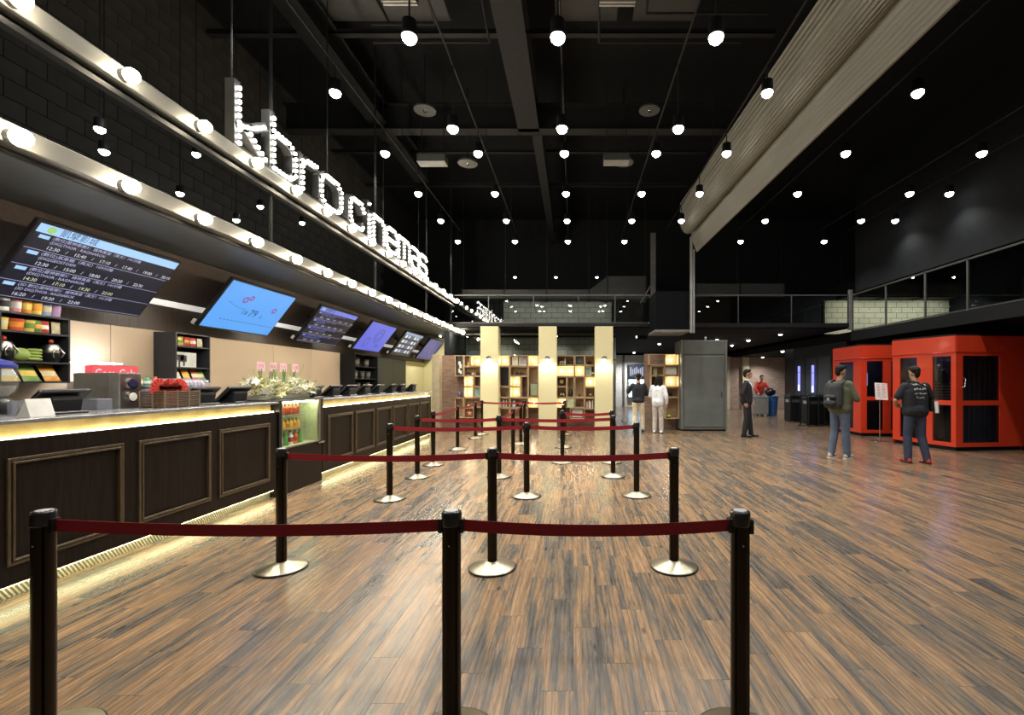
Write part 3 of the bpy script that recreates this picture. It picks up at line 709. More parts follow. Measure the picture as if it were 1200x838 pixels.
def counter(label, y0, y1, panels, end_post=None):
    t = thing('ticket_counter', label, 'counter', (XC, y0, 0)); n = y1-y0
    MB().box(-.66, -.02, 0, n, .105, 1.065).build('body', M_darkwood, t)
    MB().box(-.02, 0, 0, n, .10, 1.068).build('front_board', M_darkwood, t) if False else None
    # face frame built around recessed panels
    ed = [0]
    for a, b in panels: ed += [a-y0, b-y0]
    ed.append(n)
    for k in range(0, len(ed), 2): MB().box(-.02, 0, ed[k]+.0005, ed[k+1]-.0005, .105, 1.066).build('stile', M_darkwood, t)
    for a, b in panels:
        a -= y0; b -= y0
        MB().box(-.02, 0, a, b, .105, .235).build('rail_board', M_darkwood, t); MB().box(-.02, 0, a, b, .945, 1.066).build('rail_board', M_darkwood, t)
        pn = MB().box(-.0195, -.006, a+.05, b-.05, .28, .90).build('panel', M_darkwood, t, bevel=.004)
        fr = MB(); z0, z1 = .235, .945
        for (o_, w_, h_) in ((0,.022,.014),(.026,.016,.02)):
            A, B, Z0, Z1 = a+o_, b-o_, z0+o_, z1-o_
            fr.box(-.018, h_, A, B, Z0, Z0+w_).box(-.018, h_, A, B, Z1-w_, Z1).box(-.018, h_, A, A+w_, Z0+w_, Z1-w_).box(-.018, h_, B-w_, B, Z0+w_, Z1-w_)
        fr.build('moulding', M_trim, t, bevel=.003)
    MB().box(-.62, -.075, 0, n, 1.066, 1.168).build('stone_band', M_marble, t)
    MB().box(-.050, -.032, .01, n-.01, 1.066, 1.078).build('led_strip', G_led, t)
    MB().box(-.60, -.085, 0, n, 0, .104).build('kick_plate', M_kick, t)
    MB().box(-.050, -.030, .01, n-.01, .092, .104).build('kick_led', G_kick, t)
    return t
counter('near stretch of dark wood ticket counter with three framed panels', 1.2, 5.80,
        [(1.35,2.05),(2.15,2.93),(3.03,3.82),(3.95,4.74),(4.85,5.66)])
counter('far stretch of dark wood ticket counter beyond the glass fridge', 6.86, 12.07,
        [(7.0,7.79),(7.88,8.62),(8.73,9.45),(9.54,10.32),(10.4,11.1),(11.2,11.9)])
for lab, y0, y1 in (('grey stone worktop on the near ticket counter', 1.2, 5.84), ('grey stone worktop on the far ticket counter', 6.83, 12.1)):
    tag(MB().box(-.68, .02, 0, y1-y0, 0, .027).build('worktop', M_stone, loc=(XC,y0,1.1685), bevel=.004), lab, 'worktop')
t = tag(MB().box(-.6, 0, 0, 8.38, 0, .9).build('back_counter', mat('stainless_counter', (.35,.36,.37), .3, .9), loc=(-5.27,3.3,0)), 'stainless steel back counter along the beige wall', 'counter')

# ------------------------------------------------------------------ display fridge set into the counter
fr = thing('display_fridge', 'small glass-fronted drinks fridge set between the two counter stretches', 'fridge', (XC,5.82,0))
MB().box(-.66, -.04, 0, 1.02, .0, .58).build('plinth', M_darkwood, fr)
MB().box(-.04, 0, 0, 1.02, .0, .58).build('plinth_front', M_darkwood, fr)
MB().box(-.66, -.62, .0, 1.02, .58, 1.2).build('back_panel', mat('fridge_liner', (.62,.68,.42), .4), fr)
MB().box(-.62, 0.02, .0, .05, .58, 1.2).build('side_panel', M_gloss, fr); MB().box(-.62, .02, .955, 1.02, .58, 1.2).build('side_panel', M_gloss, fr); MB().box(-.62, -.0, .945, .954, .6, 1.18).build('side_liner', MATS['fridge_liner'], fr); MB().box(-.62, .0, .051, .056, .6, 1.18).build('side_liner', MATS['fridge_liner'], fr)
MB().box(-.62, -.02, .05, .95, .58, .6).build('inner_floor', MATS['fridge_liner'], fr)
MB().box(-.62, .02, .05, .95, 1.185, 1.2).build('top_panel', M_glass, fr)
MB().box(-.62, .02, 0, 1.02, 1.2, 1.212).build('top_frame', M_steel, fr)
MB().box(-.02, .03, -.04, .12, .555, .58).build('ledge', M_chrome, fr); MB().box(-.02, .03, .88, 1.04, .555, .58).build('ledge', M_chrome, fr)
MB().box(.0, .008, .05, .95, .59, 1.185).build('glass_door', M_glass, fr)
MB().box(.0, .02, .90, .95, .59, 1.185).build('door_frame', M_steel, fr); MB().box(.0, .02, .05, .065, .59, 1.185).build('door_frame', M_steel, fr)
MB().box(.0, .02, .065, .90, .585, .60).build('door_frame', M_steel, fr)
for z in (.99, .81): MB().box(-.6, -.06, .06, .70, z, z+.012).build('shelf', M_glass if z > 2 else mat('shelf_metal', (.35,.34,.28), .4, .5), fr)
MB().box(-.1, -.06, .07, .93, 1.165, 1.18).build('fridge_light', glow('fridge_led', (.9,1,.66), 22), fr)
def bottle(label, p, cols, h=.17, r=.03, cat='bottle', group=None):
    t = thing('bottle', label, cat, p, group=group); b_, l_, c_ = cols
    MB().lathe([(r*.9,0),(r,.006),(r,h*.62),(r*.45,h*.82),(r*.38,h*.9)], 10).build('bottle_body', b_, t, True)
    MB().lathe([(r*1.02,h*.2),(r*1.02,h*.52)], 10, cap=False).build('paper_label', l_, t, True)
    MB().lathe([(r*.45,h*.9),(r*.45,h)], 10).build('cap', c_, t, True)
K = lambda n, c, r=.3: mat(n, c, r)
kr, ko, ky, kg, kw, kb = K('juice_red',(.45,.05,.03)), K('juice_orange',(.7,.22,.03)), K('juice_yellow',(.75,.5,.06)), K('juice_green',(.12,.4,.10)), K('cap_white',(.8,.8,.78)), K('tea_brown',(.30,.10,.03))
for i in range(7): bottle('red-brown drink bottle with white cap on top fridge shelf, %s from the left' % ORD[i], (XC-.12,5.95+.08*i,1.002), (kb,kr,kw), .16, .03, group='drinks on the top fridge shelf')
for i in range(7): bottle('squat yellow juice bottle on middle fridge shelf, %s from the left' % ORD[i], (XC-.12,5.95+.08*i,.822), (ky,ko if i % 2 else ky,kw if i % 2 else ky), .13, .034, group='drinks on the middle fridge shelf')
for i, (cc, nm) in enumerate((((kw,kw,kw),'white milk bottle'),((kg,kw,kg),'green tea bottle'),((kg,kg,kw),'green and white bottle'),((kw,kr,kr),'white bottle with red label'),((ko,kr,ko),'orange juice bottle'),((kg,kg,kg),'dark green bottle'))):
    bottle('%s on the fridge floor' % nm, (XC-.12,5.94+.11*i,.60), cc, .19, .036, group='drinks on the fridge floor')

# ------------------------------------------------------------------ point-of-sale monitors (seen from behind)
def pos(label, x, y, sc_=1.0):
    t = thing('pos_monitor', label, 'monitor', (x,y,1.1955), group='tills along the counter')
    wd = .37*sc_; hh = .30; a = math.radians(52)           # screen leans back towards the customers
    mb = MB(); ux, uz = math.cos(a)*hh, math.sin(a)*hh*.72
    pr = [(-.19,.02),(-.165,.005),(-.165+ux,.005+uz),(-.19+ux,.03+uz)]
    mb = MB(); mb.prism(pr, -wd/2, wd/2, 'y'); mb.build('screen_housing', M_gloss, t, bevel=.008)
    m2 = MB(); m2.prism([(-.13,.028),(.02-.12,.0),(.0,.0),(.02,.12),(-.01,.15)], -wd/2+.07, wd/2-.07, 'y'); m2.build('rear_cover', M_black, t, bevel=.01)
    MB().box(-.17, .04, -wd/2+.05, wd/2-.05, 0, .02).build('stand_base', M_gloss, t, bevel=.006)
    MB().box(-.168+ux-.004, -.164+ux+.004, -wd/2+.01, wd/2-.01, .004+uz, .018+uz).build('top_edge', mat('monitor_edge', (.10,.10,.11), .25), t)
    return t
pos('large black till monitor left of the steel cup machine', -3.98, 3.65)
pos('black till monitor just right of the woven basket', -3.98, 5.05)
pos('black till monitor just left of the flower box', -3.98, 5.55)
FT = ['nearest to the fridge','second past the fridge','third past the fridge','fourth past the fridge','fifth past the fridge','sixth past the fridge','seventh past the fridge','last by the far counter end']
for i, y in enumerate((7.22,7.8,8.36,8.98,9.6,10.3,10.85,11.6)): pos('black till monitor on far counter, %s' % FT[i], -3.98, y)
pos('black till monitor cut off by the left edge', -3.98, 2.98)

# cup machine
t = thing('cup_machine', 'grey steel cup sealing machine with two round dials', 'machine', (-4.60,4.30,1.1955))
MB().box(0, .40, 0, .22, 0, .335).build('housing', mat('dull_steel', (.32,.32,.30), .4, .5), t, bevel=.005)
MB().box(.401, .408, .01, .21, .01, .325).build('dial_plate', M_steel, t)
for z, nm in ((.235,'dial'),(.11,'dial')):
    d = MB().cyl((.408,.11,z), (.425,.11,z), .052, n=20).build(nm, M_chrome, t, True)
    MB().cyl((.425,.11,z), (.428,.11,z), .040, n=20).build('dial_face', mat('dial_navy', (.02,.03,.09), .2) if z > .2 else M_white, d)
MB().box(-.01, .3, -.012, 0, .0, .33).build('side_cover', mat('side_grey', (.22,.22,.21), .4, .4), t)
t = thing('control_box', 'low grey plastic box beside the steel cup machine', 'box', (-4.5,4.08,1.1955))
MB().box(0, .32, 0, .14, 0, .10).build('box_body', mat('slate_plastic', (.16,.17,.21), .45), t, bevel=.006); MB().box(.03, .29, .02, .12, .1, .108).build('box_lid', M_grey, t)
t = thing('ice_bin', 'pale blue-grey bin behind the steel cup machine', 'bin', (-4.5,4.55,1.1955))
MB().box(0, .32, 0, .28, 0, .2).build('bin_body', mat('pale_blue_plastic', (.32,.35,.48), .4), t, bevel=.012); MB().box(-.01, .33, -.01, .29, .2, .215).build('bin_rim', MATS['pale_blue_plastic'], t)
for i, (c, n) in enumerate((((.75,.65,.1),'yellow'),((.1,.35,.15),'green'),((.75,.15,.1),'red'))):
    bottle('small %s syrup carton on the pale blue-grey bin' % n, (-4.28,4.58+.09*i,1.411), (K('syrup_'+n,c),kw,K('syrup_'+n,c)), .09, .03, 'carton')
# backlit red sign on the cooler
t = thing('lit_cooler_sign', 'red backlit drinks sign standing on the back counter', 'sign', (-5.55,5.30,.9))
MB().box(-.28, .0, .05, .60, 0, .55).build('cooler_body', M_steel, t, bevel=.006)
MB().box(-.06, .02, .03, .62, .555, .74).build('sign_box', glow('sign_red', (1,.10,.12), .9), t, bevel=.01)
mb = MB(); mb_text(mb, 'Coca-Cola', .15, Matrix(((0,0,1,.0225),(1,0,0,.07),(0,1,0,.64),(0,0,0,1))), width=.5); mb.build('sign_lettering', G_white, t)
MB().box(-.2, -.08, .0, .5, .76, .775).build('led_tube', glow('sign_backlight', (.85,.93,1), 22), t)
# plastic sleeves of cups
t = thing('cup_sleeve', 'clear plastic sleeve of stacked paper cups lying behind the basket', 'cups', (-4.55,4.72,1.30))
for k in range(14): MB().lathe([(.055,0),(.06,.03)], 14).build('cup', mat('cup_lilac', (.62,.60,.70), .4), t).matrix_local = Matrix.Translation((.12,.05+.055*k,.11)) @ Matrix.Rotation(-PI/2, 4, 'X')
MB().cyl((.12,.0,.11), (.12,.85,.11), .075, n=16).build('plastic_wrap', glass('cellophane', (.93,.92,.97), .15, .25, 1.35, (.75,.74,.82)), t, True)
MB().box(.02, .22, .02, .83, -.105, .03).build('support_tray', M_black, t)
t = thing('woven_basket', 'brown woven basket of red straws on the near counter', 'basket', (-4.12,4.42,1.1955))
bk = mat('wicker', (.10,.065,.04), .7)
for k in range(7):
    z = .01+k*.022; q = MB()
    q.box(0, .24, 0, .012, z, z+.018).box(0, .24, .40, .412, z, z+.018).box(0, .012, 0, .412, z, z+.018).box(.228, .24, 0, .412, z, z+.018); q.build('weave_band', bk, t, bevel=.004)
for (x, y) in ((0,0),(.12,0),(.236,0),(.236,.14),(.236,.28),(.236,.41),(0,.41),(.12,.41)): MB().cyl((x,y,0), (x,y,.17), .008, n=6).build('stake', mat('wicker_light', (.22,.15,.09), .6), t)
MB().box(.01, .23, .01, .40, 0, .012).build('basket_floor', bk, t)
for i in range(3):
    t = thing('red_wrapper', 'curled red paper wrapper in the woven basket, %s from the left' % ORD[i], 'wrapper', (-4.0,4.50+.11*i,1.208), group='red wrappers in the basket')
    pts = [(0, .06*math.cos(a), .13+.09*math.sin(a)) for a in [PI*k/10 for k in range(11)]]
    m = MB()
    for a, b in zip(pts[:-1], pts[1:]): m.bar(a, b, .10, .02, (1,0,0))
    m.build('wrapper_arch', mat('red_paper', (.62,.05,.035), .5), t); MB().box(-.03, .03, -.06, -.05, 0, .13).build('wrapper_leg', MATS['red_paper'], t)
# left edge: drinks globe, white notice stand, tumblers
t = thing('drink_dispenser', 'clear globe drinks dispenser with blue lid at the left edge', 'dispenser', (-4.42,3.55,1.1955))
MB().lathe([(.10,0),(.11,.02),(.10,.10),(.07,.13)], 18).build('dispenser_base', M_gloss, t, True)
MB().lathe([(.07,.13),(.115,.18),(.13,.26),(.115,.34),(.10,.36)], 18, cap=False).build('globe', glass('globe_glass', (.9,.92,.95), 0, .15, 1.45, (.6,.6,.62)), t, True)
MB().lathe([(.06,.135),(.10,.18),(.11,.22)], 16).build('contents', mat('popcorn_pale', (.70,.66,.52), .8, bump=.6, scale=60), t, True)
MB().lathe([(.118,.355),(.12,.38),(.09,.41),(.02,.43)], 18).build('lid', mat('blue_lid', (.05,.06,.30), .3), t, True)
t = thing('notice_stand', 'white tabletop notice stand at the left edge of the counter', 'sign', (-3.93,3.28,1.1955))
MB().prism([(0,0),(.10,0),(.06,.13)], 0, .16, 'y').build('notice_card', M_white, t)
MB().box(-.01, .12, -.01, .17, 0, .004).build('notice_foot', M_glass, t)
for i in range(3):
    tag(MB().lathe([(.028,0),(.033,.11),(.030,.11),(.026,.006)], 14).build('tumbler', glass('tumbler_glass', (.9,.92,.95), 0, .12, 1.5, (.6,.62,.66)), smooth=True, loc=(-4.12-.06*(i % 2),3.42+.08*i,1.196)), 'clear tumbler between notice stand and till, %s from the left' % ORD[i], 'glass', 'tumblers')

# ------------------------------------------------------------------ flower box
fl = thing('flower_box', 'long box of white lilies with four pink cards on the counter', 'flowers', (-4.02,5.86,1.2125))
MB().prism([(-.13,0),(.13,0),(.15,.06),(-.15,.06)], 0, 1.0, 'y').build('planter', mat('white_planter', (.55,.55,.45), .5), fl, bevel=.01)
lv = MB(); rnd = random.Random(3)
for k in range(420):
    x, y, z = rnd.uniform(-.19,.19), rnd.uniform(-.06,1.06), rnd.uniform(.03,.22); a = rnd.uniform(0,2*PI); l = rnd.uniform(.05,.10); up = rnd.uniform(-.03,.05)
    d = Vector((math.cos(a)*l, math.sin(a)*l, up)); s_ = Vector((-math.sin(a), math.cos(a), 0))*.016
    p = Vector((x,y,z)); lv.add([p, p+d*.5+s_, p+d, p+d*.5-s_], [(0,1,2,3)], k % 2)
stuff(lv.build('foliage', [mat('leaf_green', (.13,.28,.05), .5), mat('leaf_lime', (.36,.46,.12), .5)], fl))
pet = MB()
for k in range(6):
    a = 2*PI*k/6; d = Vector((math.cos(a), math.sin(a), 0)); s_ = Vector((-d.y, d.x, 0))
    pet.add([(0,0,0), d*.03+s_*.018+Vector((0,0,.02)), d*.065+Vector((0,0,.018)), d*.03-s_*.018+Vector((0,0,.02))], [(0,1,2,3)])
lily = pet.mesh('lily'); lily.materials.append(mat('lily_white', (.92,.90,.82), .5))
lily2 = lily.copy(); lily2.materials.clear(); lily2.materials.append(mat('lily_cream', (.78,.74,.40), .5))
for k in range(150):
    x, y = rnd.uniform(-.12,.22), rnd.uniform(-.04,1.06); z = rnd.uniform(.05,.14)+.12*(1-max(0,x)/.22)
    share('lily', lily if rnd.random() < .6 else lily2, fl, (x,y,z), (rnd.uniform(-.5,.5), rnd.uniform(.2,1.3), rnd.uniform(0,6)), (1.15,1.15,1.15))
for k, y in enumerate((.12,.36,.58,.86)):
    st = MB()
    for j in range(5):
        q = rnd.uniform(-.05,.05); st.bar((rnd.uniform(-.03,.03),y+q*.6,.12), (rnd.uniform(-.02,.02),y+q,.40), .012, .004, (1,0,0))
    st.build('blade_leaf', MATS['leaf_green'], fl)
    cd = MB().box(-.004, .004, y-.075, y+.075, .37, .49).build('gift_card', mat('pink_card', (.82,.55,.62), .5), fl)
    m = MB(); mb_text(m, ('恭賀','開幕','大吉','誌慶')[k], .055, Matrix(((0,0,1,.0048),(1,0,0,y),(0,1,0,.43),(0,0,0,1))), 'CENTER'); m.build('card_text', mat('card_ink', (.55,.10,.25), .5), cd)
m = MB()
for a, b in (((0,.8,.2),(0,.72,.48)),((0,.92,.2),(0,1.08,.50)),((0,.05,.2),(0,-.02,.38))): m.bar(a, b, .012, .004, (1,0,0))
m.build('grass_blade', MATS['leaf_lime'], fl)

# ------------------------------------------------------------------ snack shelves on the beige wall
M_shelf = mat('charcoal_shelf', (.020,.023,.030), .5)
def wall_shelf(label, y0, y1):
    t = thing('wall_shelf', label, 'shelf', (-5.87,y0,1.43)); n = y1-y0
    MB().box(0, .02, 0, n, 0, .695).build('back_panel', M_shelf, t)
    for y in (0, n-.02): MB().box(.02, .31, y, y+.02, 0, .695).build('side_panel', M_shelf, t)
    for z in (0, .205, .51): MB().box(.02, .31, .02, n-.02, z, z+.02).build('shelf_board', M_shelf, t)
    MB().box(0, .31, 0, n, .695, .715).build('shelf_top', M_shelf, t)
wall_shelf('black wall shelf of snacks at the left edge', 4.50, 5.14)
wall_shelf('black wall shelf of snacks beside the sky-blue display', 6.50, 7.12)
def bag(label, p, c1, c2, wd=.12, h=.14, tilt=.3, group=None, name='snack_bag'):
    t = thing(name, label, 'snack', p, group=group)
    vs, fs = [], []; nu, nv = 6, 6
    for s in (1,-1):
        for j in range(nv+1):
            for i in range(nu+1):
                u, v = i/nu-.5, j/nv
                vs.append((s*.03*math.cos(PI*u)**.7*math.sin(PI*min(max(v,.0),1))**.6 - tilt*v*h, u*wd*(1-.08*math.sin(PI*v)), v*h))
    for s in range(2):
        o = s*(nu+1)*(nv+1)
        for j in range(nv):
            for i in range(nu): fs.append((o+j*(nu+1)+i, o+j*(nu+1)+i+1, o+(j+1)*(nu+1)+i+1, o+(j+1)*(nu+1)+i))
    m = MB(); m.add(vs, fs); m.mi = [1 if (k % (nu*nv))//nu in (2,3) else 0 for k in range(len(fs))]
    m.build('bag_body', [c1, c2], t, True)
    MB().bar((-tilt*h,-wd/2,h), (-tilt*h,wd/2,h), .006, .012).build('bag_seal', c1, t)
def tub(label, p, c1, c2, r=.05, h=.13, group=None, name='snack_tub'):
    t = thing(name, label, 'tub', p, group=group)
    MB().lathe([(r*.8,0),(r,h*.95)], 16).build('tub_body', c1, t, True)
    MB().lathe([(r*.86,h*.3),(r*.97,h*.75)], 16, cap=False).build('printed_band', c2, t, True).scale = (1.015,1.015,1)
    MB().lathe([(r*1.05,h*.95),(r*1.05,h),(r*.9,h*1.01)], 16).build('tub_lid', c1, t, True)
SX = -5.64
CM = lambda n, c: mat('print_'+n, c, .4)
Pk, Wh, Or, Ye, Bl, La, Rd, Gr, Cr, Dk = CM('pink',(.75,.28,.33)), CM('white',(.75,.78,.75)), CM('orange',(.8,.35,.04)), CM('yellow',(.8,.62,.14)), CM('blue',(.25,.42,.70)), CM('lavender',(.52,.36,.62)), CM('red',(.6,.08,.05)), CM('green',(.14,.30,.06)), CM('cream',(.72,.66,.45)), CM('dark',(.03,.03,.04))
for i, (y, a, b, nm) in enumerate(((4.60,Wh,Dk,'white and black'),(4.70,Pk,Wh,'pink'),(4.79,Or,Ye,'orange'),(4.88,Ye,Or,'yellow'),(4.97,Bl,Cr,'pale blue'),(5.06,La,La,'lavender'))):
    tub('%s popcorn tub on the top board of the left snack shelf' % nm, (SX,y,2.146), a, b, .046, .14, 'tubs on the left snack shelf')
bag('large pink snack bag at the far left of the top board', (SX,4.54,2.146), Pk, Rd, .05, .15, .1)
for i, (y, a, b, nm) in enumerate(((4.58,Ye,Cr,'yellow noodle cup'),(4.70,Rd,Or,'red noodle tub'),(4.81,Ye,Gr,'yellow-green noodle cup'))):
    tub('%s on the second board of the left snack shelf' % nm, (SX,y,1.961), a, b, .05 if i != 1 else .06, .12, 'noodle cups on the left snack shelf', 'noodle_cup')
for i, (y, a, b, nm) in enumerate(((4.89,Gr,Or,'small green'),(4.96,Rd,Wh,'red and white'),(5.07,Cr,Cr,'plain cream'))):
    bag('%s snack packet on the second board of the left snack shelf' % nm, (SX,y,1.961), a, b, .09, .13, .05)
for i, y in enumerate((4.60,5.02)):
    t = thing('novelty_bucket', 'black and silver novelty bucket with red knob, %s of the green hand' % ('left' if i == 0 else 'right'), 'bucket', (SX,y,1.656))
    MB().lathe([(.05,0),(.07,.03),(.072,.13),(.05,.19),(.02,.2)], 16).build('bucket_body', M_gloss, t, True)
    MB().lathe([(.073,.10),(.077,.14),(.055,.19)], 16, cap=False).build('silver_collar', M_steel, t, True)
    for s in (-1,1): MB().tube([(.07,.02*s,.15),(.08,.055*s,.10),(.07,.04*s,.05)], .008).build('silver_strap', M_steel, t)
    MB().sph((0,0,.225), .022).build('knob', Rd, t, True)
t = thing('green_hand_cup', 'green hand-shaped novelty cup lying on the left snack shelf', 'cup', (SX,4.72,1.656))
MB().sph((0,.02,.07), (.05,.09,.068), 12, 8).build('palm', mat('light_green_plastic', (.30,.42,.10), .4), t, True)
for k in range(4): MB().sph((.02,.13,.025+.032*k), (.022,.075,.018), 10, 6).build('finger', MATS['light_green_plastic'], t, True)
for i, (y, a, b, nm) in enumerate(((4.62,Ye,Wh,'yellow'),(4.80,Gr,Ye,'dark green'),(4.99,Or,Cr,'orange'))):
    bag('%s crisp bag leaning on the bottom board of the left snack shelf' % nm, (SX+.06,y,1.452), a, b, .16, .165, .6)
for i, (y, a, b, nm) in enumerate(((6.58,Dk,Gr,'dark'),(6.68,Ye,Gr,'yellow'),(6.79,Rd,Or,'red'),(6.90,Rd,Wh,'red and white'),(7.02,Cr,Cr,'cream'))):
    bag('%s snack packet on the upper board of the right snack shelf' % nm, (SX,y,1.961), a, b, .10, .13, .05)
t = thing('picture_board', 'black and white graphic board on the right snack shelf', 'board', (SX-.05,6.66,1.656))
MB().box(0, .015, 0, .34, 0, .22).build('board', Wh, t)
for (a, b, c, d) in ((.0,.12,.10,.18),(.05,.16,.08,.17),(.02,.05,.0,.1),(.1,.13,.02,.08)): MB().box(.015, .018, a, b, c, d).build('black_shape', Dk, t)
for i, (y, a, b, nm) in enumerate(((6.60,Cr,Wh,'cream'),(6.76,Or,Ye,'orange'),(6.92,Rd,Cr,'red'),(7.03,Gr,Cr,'pale green'))):
    bag('%s crisp bag on the bottom board of the right snack shelf' % nm, (SX+.04,y,1.452), a, b, .13, .165, .4)

# black cabinets along the wall at the far end of the service area
t = thing('tall_cabinet', 'open black shelf cabinet behind the far tills', 'cabinet', (-5.87,11.72,0))
MB().box(0, .02, 0, 1.36, 0, 2.16).build('back_panel', M_black, t)
for y in (0, 1.34): MB().box(.02, .36, y, y+.02, 0, 2.16).build('side_panel', M_black, t)
for z in (.3, .8, 1.2, 1.5, 1.82, 2.14): MB().box(.02, .36, .02, 1.34, z, z+.02).build('shelf_board', M_black, t)
t = thing('tall_cabinet', 'closed black tall cabinet beside the open shelf cabinet', 'cabinet', (-5.87,13.1,0))
MB().box(0, .33, 0, 2.2, 0, 2.16).build('cabinet_body', M_black, t)
for y in (.01, 1.11):
    d = MB().box(.33, .36, y, y+1.08, .05, 2.12).build('cabinet_door', mat('charcoal_door', (.03,.034,.034), .45), t)
    MB().box(.36, .38, y+.95, y+.98, 1.1, 1.3).build('handle', M_steel, d)
for i, (y, z) in enumerate(((.3,1.52),(.7,1.52),(1.05,1.52),(.4,1.84),(.95,1.84),(.45,1.22),(1.0,1.22))):
    tub('grey stacked container in the open black cabinet, %s' % ('middle board left','middle board centre','middle board right','upper board left','upper board right','lower board left','lower board right')[i], (-5.66,11.72+y,z+.001), M_grey, M_steel, .08, .2, 'containers in the black cabinet', 'container')
# ================================================================== BELT POSTS
M_pole = mat('bronze_anodised_pole', (.030,.022,.014), .30, .75)
M_dome = mat('brushed_dome', (.38,.345,.26), .34, 1, .08, 40)
M_belt = mat('red_webbing', (.30,.008,.018), .6, var=.1, scale=120)
pm_ = MB(); prof = []
n = 48
for k in range(n):
    a = 2*PI*k/n; d = min(abs((a-PI/4-j*PI/2+PI) % (2*PI)-PI) for j in range(4)); r = .037-(.006 if d < .10 else 0); prof.append((r*math.cos(a), r*math.sin(a)))
pole_me = MB().prism(prof, .05, .90).mesh('pole'); pole_me.materials.append(M_pole)
base_me = MB().lathe([(.176,.004),(.18,.012),(.172,.018),(.055,.052),(.044,.06),(.04,.06)], 40).mesh('base'); base_me.shade_smooth(); base_me.materials.append(M_dome)
rim_me = MB().lathe([(.178,0),(.184,.004),(.184,.012),(.178,.014)], 40).mesh('base_rim'); rim_me.shade_smooth(); rim_me.materials.append(M_gloss)
cap_me = MB().lathe([(.0385,.0),(.0395,.005),(.0395,.05),(.036,.058),(.02,.060)], 24).mesh('cap'); cap_me.shade_smooth(); cap_me.materials.append(mat('cap_black', (.02,.02,.022), .22))
top_me = MB().lathe([(.026,0),(.026,.002)], 20).mesh('cap_sheen_disc'); top_me.materials.append(mat('cap_sheen_grey', (.45,.46,.48), .35))  # pale reflection on the black cap top, painted as a grey disc
clip_me = MB().box(.036, .05, -.016, .016, 0, .055).mesh('belt_clip'); clip_me.materials.append(M_gloss)
def post(label, x, y, belts=(), clips=()):
    t = thing('belt_post', label, 'barrier post', (x,y,0), group='queue barrier posts')
    share('base_rim', rim_me, t); share('base', base_me, t); share('pole', pole_me, t); share('cap', cap_me, t, (0,0,.872)); share('cap_sheen_disc', top_me, t, (0,0,.931))
    sc_me = MB().sph((0,-.038,.80), .004, 6, 4).build('screw', M_chrome, t)
    for (bx, by) in belts:
        v = Vector((bx-x, by-y, 0)); L_ = v.length; d = v/L_; a = math.atan2(d.y, d.x)
        share('belt_clip', clip_me, t, (0,0,.845), (0,0,a))
        c2 = share('belt_clip', clip_me, t, (v.x,v.y,.845), (0,0,a+PI))
        mb = MB(); s = Vector((-d.y, d.x, 0))*.0009; n_ = 14; vs = []
        for k in range(n_+1):
            q = k/n_; p = d*(.045+(L_-.09)*q); zz = .872-.022*4*q*(1-q)
            for e in (1,-1):
                for h in (-.024,.024): vs.append((p.x+e*s.x, p.y+e*s.y, zz+h))
        fs = []
        for k in range(n_):
            o = k*4; fs += [(o,o+4,o+5,o+1),(o+2,o+3,o+7,o+6),(o+1,o+5,o+7,o+3),(o,o+2,o+6,o+4)]
        mb.add(vs, fs); mb.build('belt', M_belt, t)
    for a in clips: share('belt_clip', clip_me, t, (0,0,.84), (0,0,a))
post('belt post nearest the camera on the left, in front of the counter', -2.13, 1.87, [(-.49,1.87)])
post('belt post nearest the camera in the middle of the front belt', -.49, 1.87, [(.67,1.87)])
post('belt post nearest the camera on the right end of the front belt', .67, 1.87, clips=(0,))
post('second-row belt post by the counter, in front of the fridge', -2.26, 3.60, [(-.63,3.61)])
post('second-row belt post behind the front middle post', -.63, 3.61, [(.785,3.63)])
post('second-row belt post at the right end', .785, 3.63, clips=(PI,))
post('third-row belt post at the left, by the far counter', -2.26, 5.72, [(-.59,5.86)])
post('third-row belt post in the middle', -.59, 5.86, [(.80,5.90)])
post('third-row belt post at the right end', .80, 5.90)
post('fourth-row belt post at the left', -2.36, 7.03, [(-1.13,7.06)])
post('fourth-row belt post in the middle, belts on both sides', -1.13, 7.06, [(.605,7.09), (-1.15,8.86)])
post('fourth-row belt post at the right end', .605, 7.09)
post('fifth-row belt post at the left with belt running back', -2.43, 8.06, [(-2.46,9.87)])
post('fifth-row belt post near the middle with short belt to its right', -.20, 8.30, [(.687,8.30)])
post('fifth-row belt post at the right end of the short belt', .687, 8.30)
post('sixth-row belt post at the left in front of the bookcase brick', -2.46, 9.87, [(-2.49,11.8)])
post('belt post behind the fourth-row middle post', -1.15, 8.86, [(-1.21,10.7)])
post('belt post far back left of the centre yellow column', -1.21, 10.7, [(-1.33,12.6)])
post('belt post far back hidden behind the fifth-row middle post', -.22, 10.2, [(-.23,12.6)])
post('belt post far back by the left yellow column', -2.49, 11.8, [(-2.5,12.7)])
post('farthest belt post at the left, in front of the left yellow column', -2.5, 12.7, [(-1.33,12.6)])
post('farthest belt post in the middle of the last belt', -1.33, 12.6, [(-.23,12.6)])
post('farthest belt post at the right end of the last belt', -.23, 12.6)

